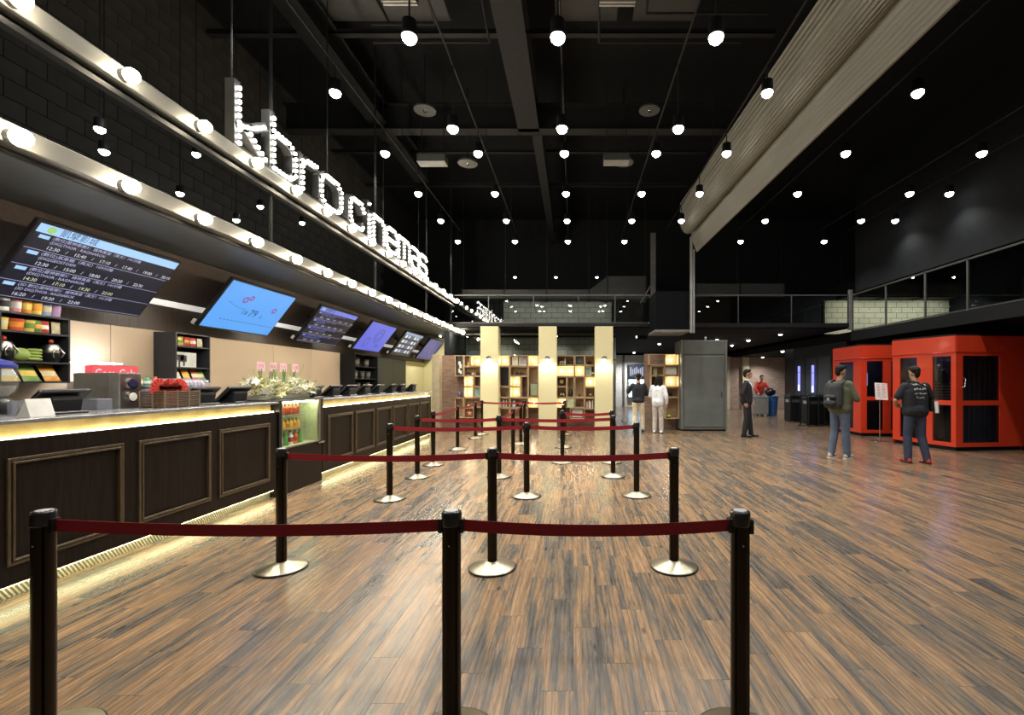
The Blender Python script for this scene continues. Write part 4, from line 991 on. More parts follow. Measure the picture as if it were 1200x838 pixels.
# ================================================================== COLUMNS WITH WALL LAMPS
for x0, x1, nm in ((-2.75,-2.23,'left'),(-1.03,-.50,'middle'),(.64,1.17,'right')):
    t = thing('column', 'pale yellow square column, %s of the three in the bookcase wall' % nm, 'column', ((x0+x1)/2,14.0,0)); h = (x1-x0)/2
    MB().box(-h, h, -.25, .25, 0, 3.08).build('shaft', M_yellow, t)
    MB().box(-h-.012, h+.012, -.262, .262, 0, .09).build('skirting', mat('cream_skirting', (.55,.5,.33), .5), t)
    k = thing('wall_lamp', 'dome wall lamp glowing on the %s yellow column' % nm, 'wall lamp', ((x0+x1)/2,13.745,2.12))
    MB().cyl((0,0,.05), (0,-.02,.05), .03, n=12).build('wall_plate', M_steel, k)
    MB().tube([(0,-.02,.05),(0,-.08,.09),(0,-.12,.07)], .008).build('arm', M_steel, k)
    MB().lathe([(.075,-.03),(.07,.01),(.045,.045),(.015,.06)], 16, (0,-.12,.02), cap=False).build('shade', M_grey, k, True)
    MB().sph((0,-.12,-.005), .032).build('bulb', glow('column_bulb', (1,.95,.8), 60), k, True)
    lamp('SPOT', (0,-.12,-.045), 34, (1,.94,.78), k, .04, 150, .4)

# ================================================================== BOOKCASES
M_oakback = wood('oak_back', (.36,.25,.14), (.50,.36,.22), 5, (5,5,.8), .55)
G_cub = glow('cubby_bulb', (1,.82,.55), 45)
def bookcase(label, Y, cells):
    x0 = min(PX(c[0], Y) for c in cells); t = thing('bookcase', label, 'bookcase', (x0,Y,0)); T = .018
    for (a, b, c, d, kind) in cells:
        A, B, Z1, Z0 = PX(a,Y)-x0, PX(b,Y)-x0, PZ(c,Y), PZ(d,Y); D = .30
        m = MB().box(A, B, 0, D, Z0, Z0+T).box(A, B, 0, D, Z1-T, Z1).box(A, A+T, 0, D, Z0+T, Z1-T).box(B-T, B, 0, D, Z0+T, Z1-T)
        cb = m.build('cubby', M_pine, t)
        if kind != 'o': MB().box(A+T, B-T, D-.015, D, Z0+T, Z1-T).build('cubby_back', M_brick if kind == 'b' else M_oakback, cb)
        if kind == 'g': MB().box(A+T, B-T, .02, .035, Z0+T, Z1-T).build('green_panel', mat('pale_green_panel', (.45,.55,.32), .5), cb)
        if kind == 'b': MB().box(A+T, B-T, .0, .02, Z0+T, Z1-T).build('brick_face', M_brick, cb)
        if 'L' in kind:
            for k in range(len(kind)):
                cx = A+(B-A)*(k+.5)/len(kind); cz = (Z0+Z1)/2
                lb = MB().sph((cx,.2,cz), .035, 10, 7).build('bulb', G_cub, cb, True); MB().cyl((cx,.235,cz), (cx,D-.015,cz), .02, n=10).build('lamp_holder', M_steel, cb)
                lamp('POINT', (cx,.12,cz), 2.6, (1,.84,.60), cb, .03)
    return t
YS = 14.09
A_ = [(533,543,416.5,441,'p'),(543.6,551,416.5,429,'p'),(551.5,563.5,416.5,429,'L'),(543.6,563.5,429.5,440.5,'p'),(543.6,554.5,441,453,'L'),(555,563.5,441,453,'o'),(543.6,554.5,453.5,466,'L'),(555,563.5,453.5,466,'p'),(533,543,466.5,490,'p'),(543.6,563.5,466.5,478,'p'),(543.6,555,478.5,490,'p')]
B_ = [(584,597,416.5,429,'L'),(584,597,429.5,453,'p'),(584,597,453.6,466,'p'),(584,597,466.5,478,'p'),(584,597,478.5,490,'p'),(597.5,618.6,416.5,429,'p'),(597.5,618.6,429.5,440.5,'p'),(597.5,610,441,453,'L'),(597.5,610,453.5,466,'L'),(610.5,618.6,441,466,'o'),(597.5,618.6,466.5,478,'p'),(597.5,618.6,478.5,490,'p'),(619,631,416.5,429,'L'),(619,631,429.5,465.5,'p'),(619,631,466,478,'L')]
C_ = [(652.5,673,416.5,428,'o'),(673.6,685,416.5,428,'p'),(685.5,698,416.5,428,'p'),(652.5,673,428.5,441,'LL'),(673.6,685,428.5,441,'L'),(685.5,698,428.5,441,'p'),(652.5,664,441.5,453,'p'),(664.5,673,441.5,466,'p'),(673.6,685,441.5,466,'p'),(685.5,698,441.5,453.5,'L'),(652.5,664,453.5,466,'p'),(685.5,698,454,466,'p'),(652.5,664,466.5,478,'L'),(664.5,673,466.5,478,'g'),(673.6,685,466.5,478,'p'),(685.5,698,466.5,480,'p'),(668,685,478.6,491,'p')]
D_ = [(761,778.5,415,428,'b'),(779,796,415,428,'L'),(763,778.5,428.5,440,'p'),(779,796,428.5,440,'p'),(763,778.5,440.5,453,'o'),(779,796,440.5,453.5,'L'),(779,796,454,465.5,'p'),(780,796,466,491,'p')]
bookcase('wooden cube bookcase left of the left yellow column', YS, A_)
bookcase('wooden cube bookcase between the left and middle yellow columns', YS, B_)
bookcase('wooden cube bookcase between the middle and right yellow columns', YS, C_)
YD = 13.75
bookcase('small wooden cube bookcase beside the grey steel cabinet', YD, D_)
struct(MB().box(2.15, 3.1, 14.06, 14.2, 0, 2.28).build('wall_brick_pier', M_brick))
# ornaments in the cubbies
NB = [0]
def at(px, py, Y, dy=.14): p = P(px, py, Y); return Vector((p.x, Y+dy, p.z+.020))
def vase(label, px, py, col, h=.14, r=.04, Y=YS):
    t = thing('vase', label, 'vase', at(px,py,Y))
    MB().lathe([(r*.6,0),(r,h*.35),(r*.9,h*.55),(r*.35,h*.8),(r*.45,h)], 12).build('vase_body', col, t, True); MB().lathe([(r*.47,h*.97),(r*.47,h)], 12, cap=False).build('vase_lip', M_steel, t)
def frame(label, px0, px1, py0, py1, outer, inner, Y=YS, dy=.10):
    x0, x1, z1, z0 = PX(px0,Y), PX(px1,Y), PZ(py0,Y), PZ(py1,Y)+.020
    t = thing('framed_picture', label, 'picture', ((x0+x1)/2,Y+dy,z0)); h = (x1-x0)/2
    MB().box(-h, h, 0, .02, 0, z1-z0).build('frame', outer, t); MB().box(-h+.02, h-.02, -.004, 0, .02, z1-z0-.02).build('picture', inner, t)
    return t
def books(label, px, py, cols, Y=YS, h=.22):
    p = at(px,py,Y,.08)
    for i, c in enumerate(cols):
        t = thing('book', '%s, %s from the left' % (label, ORD[i]), 'book', (p.x+i*.034,p.y,p.z), group=label)
        hh = h*(.85+.15*((i*7) % 3)/2); MB().box(0, .030, 0, .16, 0, hh).build('cover', c, t); MB().box(.004, .026, .004, .161, .006, hh-.006).build('pages', M_white, t)
def camera_toy(label, px, py, c, Y=YS):
    t = thing('old_camera', label, 'camera', at(px,py,Y))
    MB().box(-.06, .06, -.03, .03, 0, .08).build('camera_body', c, t, bevel=.008); MB().cyl((0,-.03,.04), (0,-.07,.04), .03, .026, 14).build('lens', M_gloss, t, True); MB().box(-.025, .025, -.02, .02, .08, .105).build('viewfinder', c, t)
cBr, cDk, cGo, cTe, cPu = CM('brown',(.12,.06,.03)), CM('ebony',(.02,.018,.016)), CM('gold',(.45,.30,.08)), CM('teal',(.25,.42,.42)), CM('purple',(.12,.10,.22))
fp = frame('tall black poster with white figures in the left bookcase', 535, 541.5, 417.5, 440.5, cDk, CM('poster_black',(.03,.03,.03)))
for (a, b, c, d) in ((-.05,.02,.32,.42),(-.02,.05,.22,.34),(-.05,.0,.08,.2),(.0,.05,.04,.14)): MB().box(a, b, -.006, -.0045, c, d).build('white_shape', Wh, fp)
vase('small golden figurine on the top row of the left bookcase', 547.5, 428.8, cGo, .1, .03)
camera_toy('dark old camera on the second row of the left bookcase', 548, 440.3, cDk)
vase('pale round vase on the second row of the left bookcase', 553, 440.3, Cr, .09, .035)
camera_toy('brown old camera right of the pale vase in the left bookcase', 559, 440.3, cBr)
vase('purple figurine standing on the lower left cubby of the left bookcase', 537.5, 466, cPu, .22, .07)
frame('pale green notice panel in the left bookcase', 555.6, 563, 454, 465.8, Cr, cTe)
st = frame('red picture with a white star in the left bookcase', 544.6, 554.5, 479.5, 489.8, cBr, CM('star_red',(.28,.05,.02)))
sm = MB(); pts = []
for k in range(10): a = PI/2+k*PI/5; r = .09 if k % 2 == 0 else .035; pts.append((r*math.cos(a), .125+r*math.sin(a)))
sm.prism(pts, -.008, -.0045, 'y'); sm.build('star', Cr, st)
vase('white bowl on the fifth row of the left bookcase', 548, 477.8, Wh, .08, .05)
frame('tall black panel in the middle bookcase', 586, 595.5, 430, 452.8, cDk, M_black)
vase('green glass vase in front of the tall black panel', 590.5, 452.8, CM('olive',(.16,.2,.08)), .12, .045)
vase('tiny dark figurine on the fourth row of the middle bookcase', 591, 465.8, cDk, .07, .025)
books('paperback on the fifth row of the middle bookcase', 586, 477.8, [Wh,cBr,Wh,cTe,Rd,Wh])
frame('pale pictured box on the top row of the middle bookcase', 599.5, 606.5, 417.5, 428.8, Wh, Cr)
frame('grey pictured box on the top row of the middle bookcase', 608, 616.5, 418.5, 428.8, Wh, CM('grey_print',(.36,.34,.36)))
camera_toy('black old camera on the second row of the middle bookcase', 605.5, 440.3, cDk)
camera_toy('small brown camera right of the black one', 610, 440.3, cBr)
bx = frame('green sign board with brown foot in the middle bookcase', 620.5, 630, 449, 465, cBr, CM('sage',(.30,.38,.26)))
vase('small pale ornament above the green sign board', 624, 465.3, Wh, .36, .03)
books('large book on the fifth row centre of the middle bookcase', 600, 477.8, [cTe,Wh,cTe,cBr], h=.2)
vase('white figurine on the top row of the right bookcase', 662, 427.6, Wh, .2, .03)
camera_toy('cream radio on the top row of the right bookcase', 658, 427.6, Cr)
vase('dark jar on the top row of the right bookcase', 667, 427.6, cDk, .1, .035)
frame('dark landscape picture on the top row of the right bookcase', 674.6, 684, 417.5, 427.4, cDk, CM('slate_print',(.07,.09,.09)))
camera_toy('small dark camera at the top right corner of the right bookcase', 691, 427.6, cDk)
frame('pale blue picture on the second row of the right bookcase', 687, 693, 429.5, 440.6, Wh, cTe)
bottle('dark bottle with white label beside the pale blue picture', at(695,440.7,YS), (cDk,Wh,cDk), .18, .035)
ck = thing('round_clock', 'round black clock with gold face in the right bookcase', 'clock', at(658,452.8,YS,.12))
MB().cyl((0,0,.125), (0,-.05,.125), .105, n=24).build('case', cDk, ck, True); MB().cyl((0,-.05,.125), (0,-.055,.125), .06, n=24).build('dial', cGo, ck, True); MB().box(-.05, .05, -.04, .0, 0, .03).build('foot', cDk, ck)
bottle('black bottle with white label on the fourth row of the right bookcase', at(657.5,465.6,YS), (cDk,Wh,cDk), .19, .03)
bottle('brown bottle on the fourth row of the right bookcase', at(660.5,465.6,YS), (cBr,Cr,cBr), .17, .03)
vase('dark bust standing in the tall cubby of the right bookcase', 668.5, 465.6, cDk, .24, .07)
vase('small dark spinner in the tall cubby right of the bust', 679, 465.6, cDk, .09, .03)
bottle('dark bottle on the fourth row at the right end', at(692,465.6,YS), (cDk,Cr,cDk), .17, .03)
books('white-spined book on the fifth row at the right end', 687.5, 479.6, [Wh,Rd,Wh,Wh,cBr,Wh], h=.24)
vase('tiny brown figurine on the fifth row of the right bookcase', 680, 477.6, cBr, .08, .03)
frame('white picture in dark frame at the bottom of the right bookcase', 669.5, 683.5, 479.6, 490.6, cBr, Wh)
frame('narrow green book cover in the bookcase by the grey cabinet', 766, 771, 429.5, 439.8, cGo, CM('sage_print',(.3,.36,.26)), YD)
frame('white picture in the bookcase by the grey cabinet', 780.5, 794, 430, 439.8, Cr, Wh, YD)
vase('dark dried bouquet in the bookcase by the grey cabinet', 770, 452.8, cBr, .22, .08, YD)
vase('green bowl at the bottom of the bookcase by the grey cabinet', 785, 490.6, CM('lime',(.35,.38,.06)), .12, .09, YD)
camera_toy('small dark box on the fourth row by the grey cabinet', 787, 465.2, cDk, YD)

# ================================================================== GREY CABINET
t = thing('steel_cabinet', 'large grey steel cabinet with a recessed door panel beside the bookcase', 'cabinet', (3.14,13.55,0))
Mg = mat('cabinet_grey', (.14,.155,.148), .42, .1, scale=3)
MB().box(0, 1.34, .02, .85, .05, 2.66).build('cabinet_body', Mg, t)
MB().box(.02, 1.32, .06, .8, 0, .05).build('plinth', M_black, t)
d = MB().box(.09, 1.25, 0, .02, .12, 2.18).build('door_panel', Mg, t, bevel=.006); MB().box(.05, 1.29, .0, .02, 2.24, 2.64).build('header_panel', Mg, t, bevel=.006)
MB().box(.0, .045, -.005, .02, .05, 2.66).build('corner_trim', mat('cabinet_edge', (.17,.18,.17), .4), t); MB().box(1.295, 1.34, -.005, .02, .05, 2.66).build('corner_trim', MATS['cabinet_edge'], t)
MB().box(1.16, 1.19, -.02, 0, 1.0, 1.16).build('door_pull', M_grey, d)
t = thing('security_camera', 'small white camera perched on the grey steel cabinet', 'camera', (3.9,13.75,2.66))
MB().cyl((0,0,0), (0,0,.05), .03, n=10).build('mount', M_white, t); MB().sph((0,-.02,.07), .035).build('dome', M_white, t, True)
# lit blade signs hanging under the gallery
for px, py, nm in ((750,391,'left'),(764,383,'right')):
    p = P(px, py, 16.5); t = thing('blade_sign', 'small hanging sign box with bright edge, %s of two' % nm, 'sign', (p.x,p.y,p.z-.2))
    MB().box(-.1, .25, 0, .06, 0, .4).build('sign_box', M_black, t); MB().box(-.14, -.1, -.005, .06, .05, .36).build('lit_edge', glow('edge_glow', (.75,.88,1), 4), t)
    MB().bar((.08,.03,.4), (.08,.03,max(.45,3.06-(p.z-.2))), .02, .02).build('hanger', M_steelbk, t)

# far displays in the corridor
for (a, b, c, d, m, nm) in ((736,757,427,443,'dark','top, showing a dark film picture'),(736,746.5,444,466,'lit','lower left, glowing white'),(747.5,757,444,466,'lit','lower right, glowing white')):
    Y = 26.4; t = thing('poster_display', 'corridor poster display, %s' % nm, 'display', (PX(a,Y),Y,PZ(d,Y))); W_, H_ = PX(b,Y)-PX(a,Y), PZ(c,Y)-PZ(d,Y)
    MB().box(0, W_, 0, .19, 0, H_).build('casing', M_gloss, t)
    MB().box(.03, W_-.03, -.006, 0, .03, H_-.03).build('screen', glow('far_dark', (.06,.08,.16), .5) if m == 'dark' else glow('far_lit', (.62,.85,1), 2.2), t)
    if m == 'dark':
        for k in range(7): MB().box(.12+k*.11, .19+k*.11, -.010, -.007, .12+.05*(k % 3), .62-.06*((k*2) % 3)).build('bright_shape', glow('far_shape', (.55,.6,.75), .8), t)
# ================================================================== RED BOOTHS
M_red = mat('red_enamel', (.70,.052,.018), .38, var=.05, scale=2, coat=.2)
def booth_face(t, p0, p1, panes, zt=2.40, skip=False):
    p0, p1 = Vector((*p0,0)), Vector((*p1,0)); d = (p1-p0); L_ = d.length; d /= L_; nrm = Vector((d.y,-d.x,0))
    def slab(name, a, b, z0, z1, out, thick, m): # a,b along the face
        q0, q1 = p0+d*a, p0+d*b; i = nrm*out; o = nrm*(out-thick)
        vs = [q0+i, q1+i, q1+o, q0+o]; mb = MB(); mb.prism([(v.x,v.y) for v in vs], z0, z1); return mb.build(name, m, t)
    slab('plinth', .03, L_-.03, 0, .085, -.05, .05, M_black)
    slab('fascia', 0, L_, 2.06, zt, .02, .08, M_red)
    slab('top_rail', 0, L_, 1.985, 2.058, 0, .06, M_red); slab('bottom_rail', 0, L_, .085, .17, 0, .06, M_red); 
    ed = [0]+[v for p in panes for v in p]+[L_]
    for k in range(0, len(ed), 2):
        if ed[k+1]-ed[k] > .005: slab('frame_post', ed[k], ed[k+1], .17, 1.985, 0, .06, M_red)
    for a, b in panes:
        slab('middle_rail', a, b, .95, 1.05, 0, .05, M_red)
        slab('glass_pane', a, b, .17, .95, -.02, .008, M_tint); slab('glass_pane', a, b, 1.05, 1.985, -.02, .008, M_tint)
def booth(label, A, B, Cc, D, E, panes_l, panes_r, glowcol, e):
    t = thing('red_booth', label, 'booth')
    booth_face(t, A, B, panes_l); booth_face(t, B, Cc, panes_r)
    MB().prism([A, B, Cc, D, E], 2.40, 2.44).build('roof', M_black, t)
    MB().prism([(Cc[0]-.05,Cc[1]+.05),(Cc[0],Cc[1]+.05),D,(D[0]-.05,D[1])], .0, 2.4).build('side_wall', M_red, t)
    MB().prism([(E[0],E[1]-.05),(D[0],D[1]-.05),D,E], .0, 2.4).build('rear_wall', M_dwall, t)
    MB().prism([(A[0],A[1]),(A[0]+.06,A[1]),(E[0]+.06,E[1]),(E[0],E[1])], 0, 2.4).build('side_wall', M_red, t) if E[1]-A[1] > .1 else None
    MB().prism([(A[0]+.1,A[1]-.1),(B[0]+.1,B[1]+.1),(Cc[0]-.1,Cc[1]+.12),(D[0]-.1,D[1]-.1)], .02, .085).build('booth_floor', M_black, t)
    MB().box(B[0]+.5, B[0]+1.0, E[1]-.35, E[1]-.31, 2.2, 2.26).build('violet_light', glow('violet_tube', glowcol, e), t)
    lamp('POINT', (B[0]+.75, E[1]-.42, 2.1), 14, (.72,.6,1), t, .1)
    cu = MB(); xs0, xs1 = Cc[0]-.9, Cc[0]-.15
    for k in range(14): cu.cyl((xs0+(xs1-xs0)*k/13, Cc[1]+.45+.02*(k % 2), .1), (xs0+(xs1-xs0)*k/13, Cc[1]+.45+.02*(k % 2), 2.3), .04, n=8)
    cu.build('curtain', mat('grey_curtain', (.16,.16,.17), .8), t, True)
    return t
bA, bB, bC, bD, bE = (7.53,10.97), (7.92,9.63), (9.5,9.80), (9.5,11.55), (7.97,11.55)
b1 = booth('large red booth with dark glass nearest the right edge', bA, bB, bC, bD, bE, [(.18,.58),(.92,1.30)], [(.16,1.02)], (.55,.35,1), 26)
hd = MB(); hd.tube([(8.02,9.60,1.32),(8.05,9.56,1.34),(8.07,9.56,1.5),(8.05,9.60,1.53)], .012); hd.build('door_handle', M_chrome, b1, True)
b2 = booth('smaller-looking red booth further back beside the sign stand', (7.64,13.6), (7.60,12.30), (9.5,12.05), (9.5,13.75), (7.64,13.75), [(.25,.95)], [(.15,.55),(.74,.92)], (.45,.3,1), 22)
t = thing('karaoke_screen', 'small glowing screen inside the further red booth', 'screen', (8.1,13.3,1.3))
MB().box(0, .34, 0, .05, 0, .42).build('casing', M_gloss, t); MB().box(.03, .31, -.006, 0, .03, .39).build('screen', glow('booth_screen', (.45,.6,1), 1.2), t); MB().box(.12, .22, .01, .05, -1.215, 0).build('stand', M_black, t)
t = thing('karaoke_console', 'dark console low inside the further red booth', 'console', (7.95,12.75,.086)); MB().box(0, .7, 0, .3, 0, .8).build('console_body', M_grey, t, bevel=.02); MB().box(.03, .67, .02, .28, .8, .815).build('console_top', M_steel, t)

# sign stand by the booths
t = thing('sign_stand', 'steel floor stand with a tilted white notice between the red booths', 'sign', (7.43,11.28,0))
MB().box(-.17, .17, -.13, .13, 0, .012).build('foot_plate', M_steel, t, bevel=.004); MB().cyl((0,0,.012), (0,0,1.0), .012, n=10).build('pole', M_steel, t, True)
bd = MB(); bd.add([(-.16,-.10,1.02),(.14,-.10,1.0),(.22,.06,1.40),(-.08,.06,1.42)], [(0,1,2,3)]); bd.add([(-.16,-.085,1.015),(.14,-.085,.995),(.22,.075,1.395),(-.08,.075,1.415)], [(3,2,1,0)])
bo = bd.build('notice_board', mat('notice_white', (.78,.79,.78), .5), t)
tx = MB(); O = Vector((-.16,-.1,1.02)); U = Vector((.30,0,-.02)); V = Vector((.08,.16,.40)); nn = U.cross(V).normalized()*.003
if nn.y > 0: nn = -nn
for k in range(11):
    for q in range(2):
        a = O+U*(.12+.4*q)+V*(.9-.075*k)+nn; b = a+U*(.3 if (k+q) % 3 else .22)
        tx.add([a, b, b+V*.02, a+V*.02], [(0,1,2,3)])
tx.build('printed_lines', mat('notice_ink', (.2,.2,.22), .6), bo)

# ================================================================== BLACK ENTRANCE WALL
t = thing('entrance_wall', 'glossy black entrance wall with two violet-blue light strips', 'wall panel', (8.45,14.35,0))
Mk = mat('gloss_black_panel', (.012,.012,.014), .25)
MB().box(.06, .25, 0, 4.25, 0, 2.70).build('wall_core', Mk, t)
for k, (a, b) in enumerate(((.0,.9),(.92,1.75),(1.77,2.6),(2.62,3.45),(3.47,4.25))): MB().box(0, .06, a+.01, b-.01, 0.02, 2.3 if k != 4 else 2.7).build('wall_panel', Mk, t, bevel=.004)
MB().box(-.02, .05, 0, 3.45, 2.31, 2.70).build('header_panel', M_black, t)
for y, z0, z1 in ((3.05,1.10,2.02),(2.05,1.06,2.02)):
    MB().box(-.02, 0, y-.07, y+.07, z0, z1).build('light_strip', glow('violet_strip', (.20,.20,1.0), 2.2), t); MB().box(-.022, -.001, y-.06, y+.06, z0, z0+.22).build('light_strip_lower', glow('white_strip_glow', (.5,.6,1), 2.6), t)
    MB().box(-.024, -.0, y-.07, y+.07, z0+.68, z0+.70).build('strip_band', M_black, t)
t2 = MB().box(-.008, 0, .35, .8, 1.9, 2.28).build('steel_plate', M_steel, t)
for i, (px, Y) in enumerate(((932,16.9),(948,15.6))):
    q = thing('black_bin', 'tall black litter bin against the black entrance wall, %s' % ('far one' if i == 0 else 'near one'), 'bin', (8.02,Y,0))
    MB().box(-.25, .25, -.25, .25, .03, .88).build('bin_body', M_black, q, bevel=.01); MB().box(-.26, .26, -.26, .26, .88, .95).build('bin_lid', M_gloss, q, bevel=.01)
    MB().box(-.256, -.25, -.12, .12, .70, .80).build('bin_notice', mat('bin_notice_grey', (.3,.31,.34), .5), q); MB().box(-.2, .2, -.258, -.25, .70, .80).build('bin_flap', M_grey, q)
for i, (px, py) in enumerate(((938,498),(946,499),(960,499))):
    Y = F*EYE/(py-VY)*.985; q = thing('slim_post', 'slim black queue post before the black entrance wall, %s from the left' % ORD[i], 'post', (PX(px,Y),Y,0), group='slim posts by the entrance wall')
    MB().lathe([(.16,0),(.16,.01),(.03,.03)], 20).build('foot', M_chrome, q, True); MB().cyl((0,0,.03), (0,0,1.0), .022, n=10).build('shaft', M_black, q, True); MB().sph((0,0,1.0), .03).build('knob', M_gloss, q, True)
t = thing('pale_counter', 'low pale counter unit beyond the black entrance wall, half hidden', 'counter', (9.0,14.15,0)); 
MB().box(0, .4, 0, .15, 0, 1.6).build('unit_body', mat('grey_plate', (.30,.31,.30), .5), t, bevel=.01); MB().box(-.02, .42, -.02, .17, 1.6, 1.63).build('unit_top', M_grey, t)
# far corridor furniture
t = thing('blue_tub', 'tall blue plastic tub in the corridor behind the suited man', 'tub', (8.45,19.75,0))
MB().lathe([(.17,0),(.18,.02),(.23,.80),(.25,.80),(.25,.83),(.22,.83)], 20).build('tub_body', mat('blue_plastic', (.03,.14,.42), .4), t, True); MB().lathe([(.235,.62),(.245,.64),(.235,.66)], 20, cap=False).build('rim_band', MATS['blue_plastic'], t)
t = tag(MB().sph((0,0,.17), (.24,.2,.17), 12, 8).build('black_bag', M_gloss, smooth=True, loc=(8.35,19.75,.83)), 'black plastic bag on the blue tub', 'bag')
t = thing('service_cart', 'grey service cart beside the blue tub', 'cart', (7.85,19.6,0))
MB().box(-.35, .3, -.2, .3, .08, .78).build('cart_body', mat('cart_grey', (.30,.29,.27), .5), t, bevel=.02); MB().box(-.37, .32, -.22, .32, .78, .82).build('cart_top', mat('cart_blue', (.2,.28,.40), .4), t)
for x in (-.3,.25):
    for y in (-.15,.25): MB().cyl((x-.01,y,.04), (x+.01,y,.04), .04, n=10).build('castor', M_black, t)
# ================================================================== PEOPLE
def capsule(mb, p0, p1, r0, r1, n=12):
    p0, p1 = Vector(p0), Vector(p1); d = p1-p0; L_ = d.length; d = d/L_ if L_ > 1e-6 else Vector((0,0,1))
    u = Vector((0,0,1)) if abs(d.z) < .9 else Vector((1,0,0)); a = d.cross(u).normalized(); b = d.cross(a)
    rings = [(-.95,.3),(-.7,.71),(0,1)]
    prof = [(p0+d*(h*r0), r0*q) for h, q in rings]+[(p1-d*(h*r1), r1*q) for h, q in rings[::-1]]
    vs = [c+r*(math.cos(2*PI*k/n)*a+math.sin(2*PI*k/n)*b) for c, r in prof for k in range(n)]
    m = len(prof); fs = [(i*n+k, i*n+(k+1)%n, (i+1)*n+(k+1)%n, (i+1)*n+k) for i in range(m-1) for k in range(n)]
    fs += [tuple(range(n-1,-1,-1)), tuple((m-1)*n+k for k in range(n))]
    mb.add(vs, fs)
def remesh(mb, name, m, parent, vox=.012, smooth_it=4, cut=None):
    me = mb.mesh(name); o = bpy.data.objects.new(name, me); C.objects.link(o)
    r = o.modifiers.new('r', 'REMESH'); r.mode = 'VOXEL'; r.voxel_size = vox
    s = o.modifiers.new('s', 'SMOOTH'); s.iterations = smooth_it; s.factor = .5
    dg = bpy.context.evaluated_depsgraph_get(); dg.update()
    me2 = bpy.data.meshes.new_from_object(o.evaluated_get(dg)); bpy.data.objects.remove(o); bpy.data.meshes.remove(me)
    me2.name = name; me2.materials.clear()
    if cut:
        bm = bmesh.new(); bm.from_mesh(me2); bmesh.ops.delete(bm, geom=[f for f in bm.faces if cut(f.calc_center_median())], context='FACES'); bm.to_mesh(me2); bm.free()
    return obj(name, me2, m, parent, True)
def hand(mb, w, d, palm, side):
    """palm plus five bent fingers; w wrist, d pointing direction, palm = palm normal"""
    w, d, pn = Vector(w), Vector(d).normalized(), Vector(palm).normalized(); pn = (pn-d*pn.dot(d)).normalized(); s = d.cross(pn).normalized()*side
    for k in range(4):
        q = (k-1.5)*.021
        capsule(mb, w+s*q*.7, w+d*.085+s*q, .016, .012, 8)
        a = w+d*.085+s*q; L_ = (.062,.072,.068,.052)[k]
        b = a+(d*.8+pn*.35)*L_*.55; c = b+(d*.4+pn*.8)*L_*.5
        capsule(mb, a, b, .0095, .009, 8); capsule(mb, b, c, .009, .008, 8)
    a = w+d*.025-s*.03; b = a+(d*.6-s*.55+pn*.4)*.05; c = b+(d*.8+pn*.5)*.035
    capsule(mb, w+d*.02-s*.012, a, .014, .013, 8); capsule(mb, a, b, .012, .011, 8); capsule(mb, b, c, .011, .009, 8)
SKIN = mat('skin', (.48,.27,.18), .5, var=.05); HAIR = mat('black_hair', (.009,.008,.007), .6, scale=60, spec=.2); LIP = mat('lips', (.36,.13,.11), .5); EYE_ = mat('eye', (.02,.015,.012), .2)
